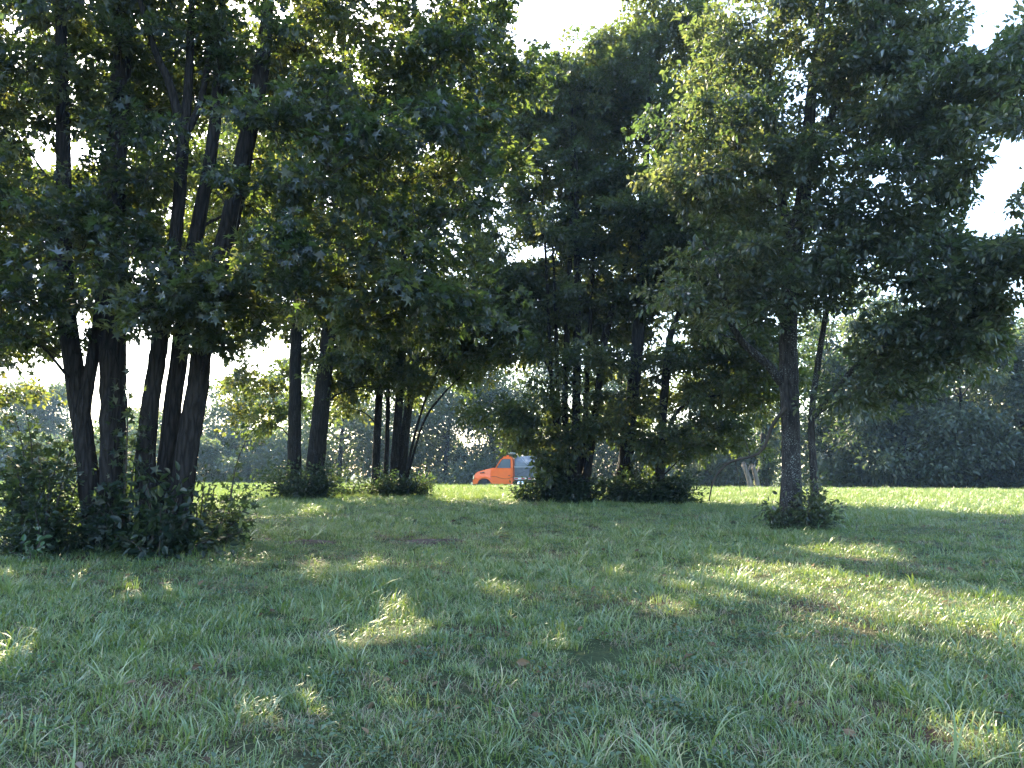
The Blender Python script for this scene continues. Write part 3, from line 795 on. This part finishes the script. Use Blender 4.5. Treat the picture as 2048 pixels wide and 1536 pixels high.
FAR = [
    ('pale hazy round tree glimpsed past the outer edge of the two-trunk tree', 20, 82, 11.0, 5.2, 'far_leaf'),
    ('pale hazy tree glimpsed between the outer bush and the leaning trunk', 105, 84, 11.5, 4.6, 'far_leaf'),
    ('low wide tree glimpsed low behind the outer bush', 70, 74, 5.2, 4.6, 'far_leaf'),
    ('hazy tree glimpsed through the slot between the two-trunk tree and the fanning stems', 275, 84, 8.5, 5.0, 'far_leaf'),
    ('pale sunlit willowy tree just past the fanning stems', 462, 78, 9.6, 4.4, 'far_leaf'),
    ('taller grey-green tree close behind the ivy-footed trunks', 540, 80, 12.5, 5.0, 'far_leaf'),
    ('blue-green round bush-like tree at the grass edge past the fanning stems', 430, 70, 4.4, 3.4, 'far_leaf'),
    ('blue-green low tree seen between the ivy-footed trunks and the slim stems', 680, 70, 14.5, 5.6, 'far_leaf'),
    ('blue-green taller tree behind the slim stems', 790, 72, 14.9, 5.6, 'far_leaf'),
    ('silvery sunlit tree standing over the truck hood', 890, 70, 14.5, 5.6, 'far_leaf'),
    ('dark tree straight behind the truck cab', 985, 71, 14.5, 5.6, 'dark_leaf'),
    ('dark tree behind the many-stemmed clump', 1110, 72, 16.2, 5.6, 'dark_leaf'),
    ('dark tree behind the thick straight trunk', 1250, 70, 16.2, 5.6, 'dark_leaf'),
    ('pale leafy low tree beyond the low boughs of the crooked tree', 1410, 58, 5.2, 3.2, 'far_leaf'),
    ('dark tall tree behind the two snags', 1480, 60, 14.9, 5.6, 'dark_leaf'),
    ('dark wide tree seen just past the slim side stem of the lichened tree', 1690, 50, 11.1, 4.18, 'dark_leaf'),
    ('grey-green wide tree in the middle of the dense bank', 1810, 48, 11.6, 4.18, 'far_leaf'),
    ('taller lighter tree rising behind the dense dark bank', 1925, 56, 17.6, 3.9600000000000004, 'far_leaf'),
    ('wide tree with low branches towards the open end of the dense bank', 1930, 47, 10.0, 3.9600000000000004, 'far_leaf'),
    ('bushy tree closing the dense bank', 2045, 46, 10.3, 4.18, 'far_leaf'),
    ('light green tree rising in the middle of the dense bank', 1760, 58, 17.6, 4.620000000000001, 'far_leaf'),
]
def brush_band(x0, x1, y, half, h, n, leaf):
    ug = MB()
    ux = RNG.uniform(x0, x1, n); top = h * (1 + .26 * np.sin(ux * .31) + .16 * np.sin(ux * .83 + 1) + .1 * np.sin(ux * 2.1))
    uy = y + RNG.uniform(-half, half, n); uz = gz(ux, uy) + top * RNG.random(n) ** .9
    add_leaves(ug, 'fold', np.stack([ux, uy, uz], -1), RNG.normal(size=(n, 3)) + np.array([0, -.4, -.3]), np.array([0, -.5, .8]) + RNG.normal(size=(n, 3)) * .6, leaf * np.clip(RNG.normal(1, .3, n), .4, 1.8),
               np.clip(.45 + .2 * np.sin(ux * .7) + RNG.normal(size=n) * .18, 0, 1))
    link('undergrowth', ug.mesh('undergrowth', M['far_leaf'], smooth=False), kind='stuff')


brush_band(-95, 70, 74, 3, 5.2, 54000, .48)
brush_band(19, 44, 49, 1.6, 3.2, 16000, .32)
for lab, u, Y, h, r, lm in FAR:
    build_far(far_tree(lab, u, Y, h, r, M[lm], n=44 if h > 6 else 28))
for lab, u, Y, h, r in (('dark hazy tree beyond the outer edge of the two-trunk tree, mostly cut off', -60, 76, 10, 5.4), ('dark tree at the open end of the dense bank, mostly cut off', 2120, 46, 10.5, 4.6)):
    build_far(far_tree(lab, u, Y, h, r, M['dark_leaf'], n=36))

# ------------------------------------------------------------------ truck
exec_truck = True
TX, TY = 0.0, 58.0
tz = float(gz(0, 60)) + .08
M['orange'] = plain('orange_paint', (.98, .155, .016), .32, 0, .06, 3, .4)
M['orange_dark'] = plain('panel_gap', (.05, .015, .008), .7)
M['glass'] = plain('window_glass', (.10, .14, .17), .06, 0)
M['glass'].node_tree.nodes['Principled BSDF'].inputs['Specular IOR Level'].default_value = .9
M['chrome'] = plain('chrome', (.75, .76, .78), .18, 1)
M['rubber'] = plain('rubber', (.02, .02, .02), .85)
M['steel_grey'] = plain('grey_body', (.10, .115, .14), .55, .2, .2, 5)
M['tarp'] = plain('grey_tarp', (.15, .17, .19), .7, 0, .25, 4)
M['pale_steel'] = plain('pale_rail', (.36, .38, .40), .4, .3)
M['red_tape'] = plain('red_tape', (.5, .03, .025), .4)
M['white_tape'] = plain('white_tape', (.8, .8, .8), .4)
M['black'] = plain('black_trim', (.012, .012, .013), .5)
M['amber'] = plain('amber_lens', (.8, .25, .02), .2)
M['dark_seat'] = plain('cab_interior', (.06, .06, .065), .8)

truck = thing('dump_truck', 'orange snub-hooded work truck with grey tarped dump bed parked beyond the sunny crest', 'truck', (TX, TY, tz))


def prism(name, prof, y0, y1, mat, parent=truck, bevel=.03, taper=None, smooth=True):
    """side profile (x, z) extruded across the truck from y0 to y1"""
    bm = bmesh.new()
    n = len(prof)
    A = [bm.verts.new((x, y0, z)) for x, z in prof]; B = [bm.verts.new((x, y1, z)) for x, z in prof]
    bm.faces.new(A); bm.faces.new(B[::-1])
    for i in range(n):
        bm.faces.new([A[i], B[i], B[(i + 1) % n], A[(i + 1) % n]])
    bmesh.ops.recalc_face_normals(bm, faces=bm.faces)
    if taper:
        for v in bm.verts: v.co.y *= taper(v.co.x, v.co.z)
    if bevel:
        bmesh.ops.bevel(bm, geom=list(bm.edges), offset=bevel, segments=2, affect='EDGES', clamp_overlap=True)
    me = bpy.data.meshes.new(name); bm.to_mesh(me); bm.free(); me.materials.append(mat)
    return link(name, me, parent)


def boxp(name, x0, x1, y0, y1, z0, z1, mat, parent=truck, bevel=.01):
    return prism(name, [(x0, z0), (x1, z0), (x1, z1), (x0, z1)], y0, y1, mat, parent, bevel)


def lathe_y(name, prof, cx, cz, mat, parent=truck, seg=28):
    """profile (radius, y) turned round a cross-wise axle"""
    bm = bmesh.new(); rings = []
    for r_, y in prof:
        rings.append([bm.verts.new((cx + r_ * math.cos(2 * math.pi * k / seg), y, cz + r_ * math.sin(2 * math.pi * k / seg))) for k in range(seg)])
    for a, b in zip(rings, rings[1:]):
        for k in range(seg): bm.faces.new([a[k], a[(k + 1) % seg], b[(k + 1) % seg], b[k]])
    bm.faces.new(rings[0]); bm.faces.new(rings[-1][::-1])
    bmesh.ops.recalc_face_normals(bm, faces=bm.faces)
    me = bpy.data.meshes.new(name); bm.to_mesh(me); bm.free(); me.materials.append(mat)
    for p in me.polygons: p.use_smooth = True
    return link(name, me, parent)


def arc(cx, cz, r_, a0, a1, n):
    return [(cx + r_ * math.cos(R(a0 + (a1 - a0) * k / n)), cz + r_ * math.sin(R(a0 + (a1 - a0) * k / n))) for k in range(n + 1)]


AX = -2.02
# cab shell: side walls with a window opening are built from rails; the lower body is one pressed shape
cab_low = [(-1.42, .62), (.12, .62), (.14, 1.80), (-1.20, 1.80), (-1.52, 1.66), (-1.52, 1.02)]
prism('cab_body', cab_low, -1.05, 1.05, M['orange'], bevel=.04)
prism('cab_roof', [(-.72, 2.52), (-.58, 2.62), (-.10, 2.68), (.06, 2.64), (.12, 2.54), (.12, 2.48), (-.74, 2.46)], -1.0, 1.0, M['orange'], bevel=.03)
for s in (-1, 1):
    prism('windshield_pillar', [(-1.22, 1.80), (-1.12, 1.80), (-.68, 2.48), (-.78, 2.48)], s * 1.03 - .04, s * 1.03 + .02 if s > 0 else s * 1.03 + .04, M['orange'], bevel=.008)
    prism('rear_pillar', [(-.04, 1.79), (.14, 1.79), (.10, 2.48), (-.06, 2.48)], s * 1.03 - .04, s * 1.03 + .04, M['orange'], bevel=.01)
    prism('side_window', [(-1.08, 1.81), (-.06, 1.81), (-.08, 2.46), (-.66, 2.46)], s * 1.02 - .008, s * 1.02 + .008, M['glass'], bevel=0)
prism('rear_wall', [(.06, 1.79), (.12, 1.79), (.10, 2.50), (.05, 2.50)], -.98, .98, M['orange'], bevel=.01)
prism('windshield', [(-1.20, 1.80), (-1.17, 1.80), (-.72, 2.49), (-.75, 2.49)], -.97, .97, M['glass'], bevel=0)
boxp('seat', -.55, -.05, -.75, .75, 1.78, 2.15, M['dark_seat'], bevel=.06)
hd = prism('hood', [(-2.84, 1.02), (-2.80, 1.18), (-2.74, 1.36), (-2.58, 1.50), (-2.30, 1.60), (-1.95, 1.69), (-1.55, 1.78), (-1.30, 1.84), (-1.24, 1.80), (-1.50, 1.05), (-1.60, .98)], -.98, .98, M['orange'], bevel=.05,
           taper=lambda x, z: (.80 + .2 * min(1, max(0, (x + 2.85) / 1.4))) * (1 - .10 * max(0, z - 1.3)))
for k in range(3):
    boxp('vent', -2.32 + .11 * k, -2.25 + .11 * k, -.985, -.90, 1.40 + .01 * k, 1.50 + .015 * k, M['black'], hd, .01)
for s in (-1, 1):
    outer = arc(AX, .52, .66, 180, 22, 12); inner = arc(AX, .52, .53, 22, 180, 12)
    fd = prism('fender', [(-2.86, .60), (-2.86, .95)] + [p for p in outer if p[1] > .9][1:-1] + [(-1.44, 1.0), (-1.40, .62)] + [p for p in inner if p[1] > .6], s * .62, s * 1.12, M['orange'], bevel=.02)
    boxp('headlight', -2.88, -2.78, s * .66, s * .98, .98, 1.18, M['chrome'], bevel=.02)
boxp('grille', -2.88, -2.80, -.52, .52, .82, 1.28, M['chrome'], bevel=.02)
boxp('bumper', -3.02, -2.86, -1.12, 1.12, .48, .76, M['chrome'], bevel=.04)
door = prism('door', [(-1.12, .98), (-.86, .74), (-.04, .74), (.0, .80), (.0, 1.78), (-1.10, 1.78)], -1.085, -1.045, M['orange'], bevel=.012)
boxp('handle', -.22, -.06, -1.12, -1.08, 1.22, 1.27, M['black'], door, .008)
door = prism('door', [(-1.12, .98), (-.86, .74), (-.04, .74), (.0, .80), (.0, 1.78), (-1.10, 1.78)], 1.045, 1.085, M['orange'], bevel=.012)
boxp('handle', -.22, -.06, 1.08, 1.12, 1.22, 1.27, M['black'], door, .008)
# sagging dark strap along the cab side, as seen against the orange paint
mb = MB(); tube(mb, smooth_path([(-1.55, -1.14, 1.14), (-1.20, -1.12, 1.18), (-.80, -1.11, 1.06), (-.35, -1.11, 1.00), (.05, -1.12, 1.10), (.55, -1.14, 1.35), (1.0, -1.16, 1.55)], 24), .012, 5)
link('cable', mb.mesh('cable', M['black']), truck)
for s in (-1, 1):
    mb = MB(); tube(mb, [(-1.14, s * 1.05, 1.98), (-1.16, s * 1.20, 2.0), (-1.16, s * 1.26, 2.02)], .018, 6)
    ml = link('mirror_arm', mb.mesh('mirror_arm', M['black']), truck)
    boxp('mirror', -1.19, -1.09, s * 1.17, s * 1.36, 1.92, 2.28, M['black'], ml, .03)
for k in range(5):
    boxp('marker_light', -.62, -.50, -.62 + .31 * k - .06, -.62 + .31 * k + .06, 2.635, 2.70, M['amber'], bevel=.015)
boxp('beacon_bar', -.42, -.18, -.65, .65, 2.67, 2.76, M['orange'], bevel=.03)
mb = MB(); tube(mb, [(.20, -.88, .7), (.20, -.88, 2.0), (.20, -.88, 2.5)], .05, 10); link('exhaust_stack', mb.mesh('exhaust_stack', M['orange']), truck)
boxp('chassis_rail', -2.7, 4.6, -.45, -.33, .68, .90, M['black']); boxp('chassis_rail', -2.7, 4.6, .33, .45, .68, .90, M['black'])
lathe_y('fuel_tank', [(.30, -1.05), (.32, -1.02), (.32, -.55), (.30, -.52)], .75, .62, M['chrome'])
# bed: floor rail, plated sides with ribs, headboard with cab guard, tarp on a ridge
boxp('bed_rail', .22, 4.8, -1.18, -1.08, .94, 1.12, M['pale_steel']); boxp('bed_rail', .22, 4.8, 1.08, 1.18, .94, 1.12, M['pale_steel'])
boxp('bed_floor', .24, 4.78, -1.075, 1.075, .98, 1.10, M['steel_grey'])
for k in range(9):
    boxp('reflector_tape', .26 + .5 * k, .50 + .5 * k, -1.188, -1.182, .99, 1.06, M['red_tape'], bevel=0)
    boxp('reflector_tape', .51 + .5 * k, .75 + .5 * k, -1.188, -1.182, .99, 1.06, M['white_tape'], bevel=0)
for s in (-1, 1):
    boxp('bed_side', .26, 4.76, s * 1.12 - .025, s * 1.12 + .025, 1.125, 1.84, M['steel_grey'], bevel=.006)
    boxp('top_rail', .22, 4.8, s * 1.12 - .05, s * 1.12 + .05, 1.845, 1.92, M['pale_steel'])
    for k in range(5):
        boxp('side_rib', .30 + 1.08 * k, .40 + 1.08 * k, s * 1.19 - .035, s * 1.19 + .035, 1.13, 1.84, M['steel_grey'])
boxp('headboard', .24, .30, -1.09, 1.09, 1.125, 2.86, M['steel_grey'])
prism('cab_guard', [(-.25, 2.86), (.32, 2.87), (.32, 2.95), (-.25, 3.02)], -1.0, 1.0, M['pale_steel'], bevel=.02)
boxp('tailgate', 4.74, 4.80, -1.06, 1.06, 1.125, 1.9, M['steel_grey'])
bm = bmesh.new(); nxs = 24; rows = []
for i in range(nxs + 1):
    x = .31 + (4.74 - .31) * i / nxs; top = 2.78 - .30 * i / nxs + .03 * math.sin(i * 1.3)
    sec = [(-1.10, 1.93), (-1.04, 2.2 + .02 * math.sin(i)), (-.80, top - .35), (-.4, top - .05), (0, top), (.4, top - .05), (.80, top - .35), (1.04, 2.2), (1.10, 1.93)]
    rows.append([bm.verts.new((x, y, z)) for y, z in sec])
for a, b in zip(rows, rows[1:]):
    for k in range(8): bm.faces.new([a[k], a[k + 1], b[k + 1], b[k]])
bm.faces.new(rows[0]); bm.faces.new(rows[-1][::-1])
bmesh.ops.recalc_face_normals(bm, faces=bm.faces)
me = bpy.data.meshes.new('tarp'); bm.to_mesh(me); bm.free(); me.materials.append(M['tarp']); tarp = link('tarp', me, truck)
for (xa, xb) in ((.70, 1.35), (1.75, 2.4), (2.8, 3.4)):
    mb = MB(); tube(mb, [(xa, -.86, 2.62), (xa + .3, -1.08, 2.25), (xb, -1.15, 1.93)], .02, 5); link('tarp_strap', mb.mesh('tarp_strap', M['pale_steel']), tarp)
mb = MB(); tube(mb, [(.95, -1.10, 2.30), (2.4, -1.10, 2.26), (4.2, -1.10, 2.24)], .015, 5); link('tarp_seam', mb.mesh('tarp_seam', M['pale_steel']), tarp)
for cx, ys_ in ((AX, (-1.05, 1.05)), (3.2, (-1.08, 1.08))):
    for yc in ys_:
        s = 1 if yc > 0 else -1
        w = thing('wheel', '', '', (0, 0, 0)); del w['label']; del w['category']; w.parent = truck
        w0, w1 = yc - s * .28, yc
        lathe_y('tyre', [(.30, w0), (.46, w0), (.50, w0 + s * .04), (.50, w1 - s * .04), (.46, w1), (.30, w1)], cx, .50, M['rubber'], w)
        lathe_y('rim', [(.295, w0 + s * .02), (.295, w1 - s * .02), (.26, w1 - s * .05), (.14, w1 - s * .12), (.12, w1 - s * .02), (.05, w1 - s * .01)], cx, .50, M['chrome'], w)
truck.rotation_euler.z = R(-3)

# ------------------------------------------------------------------ grass
def blade(mb, base, ang, h, w, bend, tint, seg=4):
    t = np.linspace(0, 1, seg + 1)
    d = np.array([math.cos(ang), math.sin(ang), 0]); s = np.array([-d[1], d[0], 0])
    out = bend * h * t ** 1.9
    z = h * (t - .42 * bend * t ** 2.6)
    c = base + d * out[:, None] + np.array([0, 0, 1.]) * z[:, None]
    ww = w * (1 - t ** 1.8) * .5 + .0004
    V = np.empty((2 * (seg + 1), 3)); V[0::2] = c - s * ww[:, None]; V[1::2] = c + s * ww[:, None]
    i = np.arange(seg) * 2
    mb.add(V, [np.stack([i, i + 1, i + 3, i + 2], -1)], tint)


def tuft(n, r, h0, h1, w0, w1, b0, b1, mat, dry=.08, seg=3, tall=0):
    mb = MB()
    for k in range(n):
        a = RNG.random() * 6.283; rr = r * RNG.random() ** .6
        base = np.array([math.cos(a) * rr, math.sin(a) * rr, -.01])
        t = np.clip(RNG.normal(.42, .2), 0, .85) if RNG.random() > dry else 1.0
        h = h0 + (h1 - h0) * RNG.random() ** 1.4
        if k < tall: h = h1 * (1.1 + .5 * RNG.random())
        blade(mb, base, a + RNG.normal() * .9, h, w0 + (w1 - w0) * RNG.random(), b0 + (b1 - b0) * RNG.random(), t, seg)
    return mb.mesh('grass_tuft', mat)


def clover(n, r):
    mb = MB()
    Q = np.stack([RNG.normal(size=n) * r * .6, RNG.normal(size=n) * r * .6, .02 + .06 * RNG.random(n)], -1)
    D = RNG.normal(size=(n, 3)) * np.array([1, 1, .25]); N = np.array([0, 0, 1.]) + RNG.normal(size=(n, 3)) * .35
    add_leaves(mb, 'ovate', Q, D, N, .014 + .022 * RNG.random(n), RNG.random(n))
    return mb.mesh('clover_patch', M['clover'])


def scatter(name, label_kind, protos, pts, idx, scale, lean):
    """one object that sows tufts over the ground"""
    lib = bpy.data.collections.new(name + '_kinds')
    for k, me in enumerate(protos):
        o = bpy.data.objects.new('%s_%02d' % (name, k), me); lib.objects.link(o)
    me = bpy.data.meshes.new(name); me.vertices.add(len(pts)); me.vertices.foreach_set('co', pts.astype(np.float32).ravel())
    a = me.attributes.new('kind_index', 'INT', 'POINT'); a.data.foreach_set('value', idx.astype(np.int32))
    a = me.attributes.new('size', 'FLOAT', 'POINT'); a.data.foreach_set('value', scale.astype(np.float32))
    rot = np.stack([RNG.normal(size=len(pts)) * lean, RNG.normal(size=len(pts)) * lean, RNG.random(len(pts)) * 6.283], -1)
    a = me.attributes.new('turn', 'FLOAT_VECTOR', 'POINT'); a.data.foreach_set('vector', rot.astype(np.float32).ravel())
    o = link(name, me, kind='stuff')
    ng = bpy.data.node_groups.new(name + '_sow', 'GeometryNodeTree')
    ng.interface.new_socket('Geometry', in_out='INPUT', socket_type='NodeSocketGeometry')
    ng.interface.new_socket('Geometry', in_out='OUTPUT', socket_type='NodeSocketGeometry')
    N = ng.nodes.new; L = ng.links.new
    gi, go = N('NodeGroupInput'), N('NodeGroupOutput')
    m2p = N('GeometryNodeMeshToPoints'); iop = N('GeometryNodeInstanceOnPoints'); ci = N('GeometryNodeCollectionInfo')
    ci.inputs['Collection'].default_value = lib; ci.inputs['Separate Children'].default_value = True; ci.inputs['Reset Children'].default_value = True

    def attr(nm, typ):
        n = N('GeometryNodeInputNamedAttribute'); n.data_type = typ; n.inputs['Name'].default_value = nm
        return next(s for s in n.outputs if s.enabled and s.name == 'Attribute')
    L(gi.outputs[0], m2p.inputs[0]); L(m2p.outputs[0], iop.inputs['Points']); L(ci.outputs[0], iop.inputs['Instance'])
    iop.inputs['Pick Instance'].default_value = True
    L(attr('kind_index', 'INT'), iop.inputs['Instance Index']); L(attr('turn', 'FLOAT_VECTOR'), iop.inputs['Rotation']); L(attr('size', 'FLOAT'), iop.inputs['Scale'])
    L(iop.outputs[0], go.inputs[0])
    md = o.modifiers.new('sow', 'NODES'); md.node_group = ng
    return o


def in_view_strip(y0, y1, per_m2, margin):
    wide = .70 * y1 + margin
    n = int(per_m2 * (y1 - y0) * 2 * wide)
    y = y0 + (y1 - y0) * RNG.random(n); x = (RNG.random(n) * 2 - 1) * wide
    k = np.abs(x) < .70 * y + margin
    return x[k], y[k]


def patch(x, y, a, b, s):
    return .5 + .25 * (np.sin(x * a + s) * np.sin(y * b + 2 * s) + np.sin(x * a * .43 - y * b * .37 + 3 * s) + .5 * np.sin(x * a * 2.1 + y * 1.7 * b + s))


protos = [tuft(44, .12, .03, .09, .003, .006, .3, 1.2, M['grass'], .16),      # 0 short lawn
          tuft(44, .13, .03, .10, .003, .006, .2, 1.3, M['grass'], .30),      # 1 short, some dry
          tuft(32, .10, .05, .145, .004, .008, .25, 1.0, M['grass'], .12, 4), # 2 upright
          tuft(22, .08, .08, .20, .005, .010, .5, 1.2, M['grass'], .12, 5),   # 3 long arching
          tuft(34, .13, .03, .09, .003, .006, .5, 1.4, M['straw'], .0),       # 4 dead thatch
          clover(30, .11), clover(40, .14),                                   # 5, 6
          tuft(44, .13, .06, .15, .004, .008, .2, .8, M['grass'], .05, 3),    # 7 field grass
          tuft(40, .13, .09, .20, .005, .009, .1, .6, M['grass'], .10, 3),    # 8 taller field grass
          tuft(6, .06, .14, .28, .006, .012, .3, 1.1, M['grass'], .10, 6)]    # 9 a few broad tall blades
PX, PY, KI, SZ = [], [], [], []


def sow(x, y, kinds, w, size):
    PX.append(x); PY.append(y)
    KI.append(RNG.choice(kinds, size=len(x), p=np.array(w) / sum(w))); SZ.append(size * np.clip(RNG.normal(1, .25, len(x)), .5, 1.8))


for y0, y1, d, mar, s in ((.3, 6, 118, 3.2, 1.0), (6, 10, 92, 3.4, 1.05), (10, 16, 60, 3, 1.15), (16, 24, 36, 4, 1.35)):
    x, y = in_view_strip(y0, y1, d, mar)
    p = patch(x, y, 1.7, 1.9, .7) + .12 * (patch(x, y, 5.3, 6.1, 1.4) - .5) * 2; q2 = patch(x, y, 3.1, 3.7, 2.2)
    a = (p < .36) & (RNG.random(len(x)) < np.where(q2 < .4, .6, .95))
    sow(x[a], y[a], [0, 1, 4, 5, 6, 2, 9], [.26, .28, .24, .11, .06, .04, .01], s)
    b = (p >= .36) & (p < .72)
    sow(x[b], y[b], [0, 1, 2, 4, 5, 3, 9], [.38, .25, .17, .08, .07, .035, .015], s)
    c = p >= .72
    sow(x[c], y[c], [2, 3, 0, 5, 9], [.40, .17, .32, .08, .03], s)
for y0, y1, d, s in ((24, 30, 34, .9), (30, 36, 44, .85), (36, 46, 14, 1.0)):
    x, y = in_view_strip(y0, y1, d, 4)
    sow(x, y, [7, 8, 2], [.55, .35, .10], s)
x, y = in_view_strip(16, 26, 14, 4)
lit = (np.abs(x) > 4.5) & (y > 18)
sow(x[lit], y[lit], [7, 8], [.7, .3], .95)
x = np.concatenate(PX); y = np.concatenate(PY); ki = np.concatenate(KI); sz = np.concatenate(SZ)
ok = np.ones(len(x), bool)
for c, a_, b_ in SOIL: ok &= (np.hypot((x - c[0]) / a_, (y - c[1]) / b_) > .85) | (RNG.random(len(x)) < .12)
x, y, ki, sz = x[ok], y[ok], ki[ok], sz[ok]
scatter('grass', None, protos, np.stack([x, y, gz(x, y)], -1), ki, sz, .12)
print('GRASS tufts', len(x))
n = 700
lx, ly = RNG.uniform(-9, 9, n), 2.2 + 15 * RNG.random(n) ** 1.3
lq = np.stack([lx, ly, gz(lx, ly) + .02 + .04 * RNG.random(n)], -1)
lit_mb = MB()
add_leaves(lit_mb, 'ovate', lq, RNG.normal(size=(n, 3)) * np.array([1, 1, .3]), np.array([0, 0, 1.]) + RNG.normal(size=(n, 3)) * .5, .05 + .05 * RNG.random(n), RNG.random(n))
M['dry_leaf'] = leaf_mat('dry_leaf', [(0, (.07, .04, .022)), (1, (.24, .16, .09))], [(0, (.04, .025, .012)), (1, (.14, .09, .04))], .25, .05)
link('leaf_litter', lit_mb.mesh('leaf_litter', M['dry_leaf'], smooth=False), kind='stuff')

# ------------------------------------------------------------------ thin summer haze
hm, nt, out = new_mat('haze')
pv = nt.nodes.new('ShaderNodeVolumePrincipled')
pv.inputs['Color'].default_value = (.42, .66, 1.0, 1)
pv.inputs['Density'].default_value = .0004
pv.inputs['Anisotropy'].default_value = .25
nt.links.new(pv.outputs[0], out.inputs['Volume'])
bm = bmesh.new(); bmesh.ops.create_cube(bm, size=1)
me = bpy.data.meshes.new('haze'); bm.to_mesh(me); bm.free(); me.materials.append(hm)
hz_ = link('haze', me, kind='stuff'); hz_.scale = (620, 560, 32); hz_.location = (0, 150, 14)
tot = sum(len(o.data.polygons) for o in sc.objects if o.type == 'MESH')
print('POLYS', tot, 'OBJECTS', len(sc.objects))
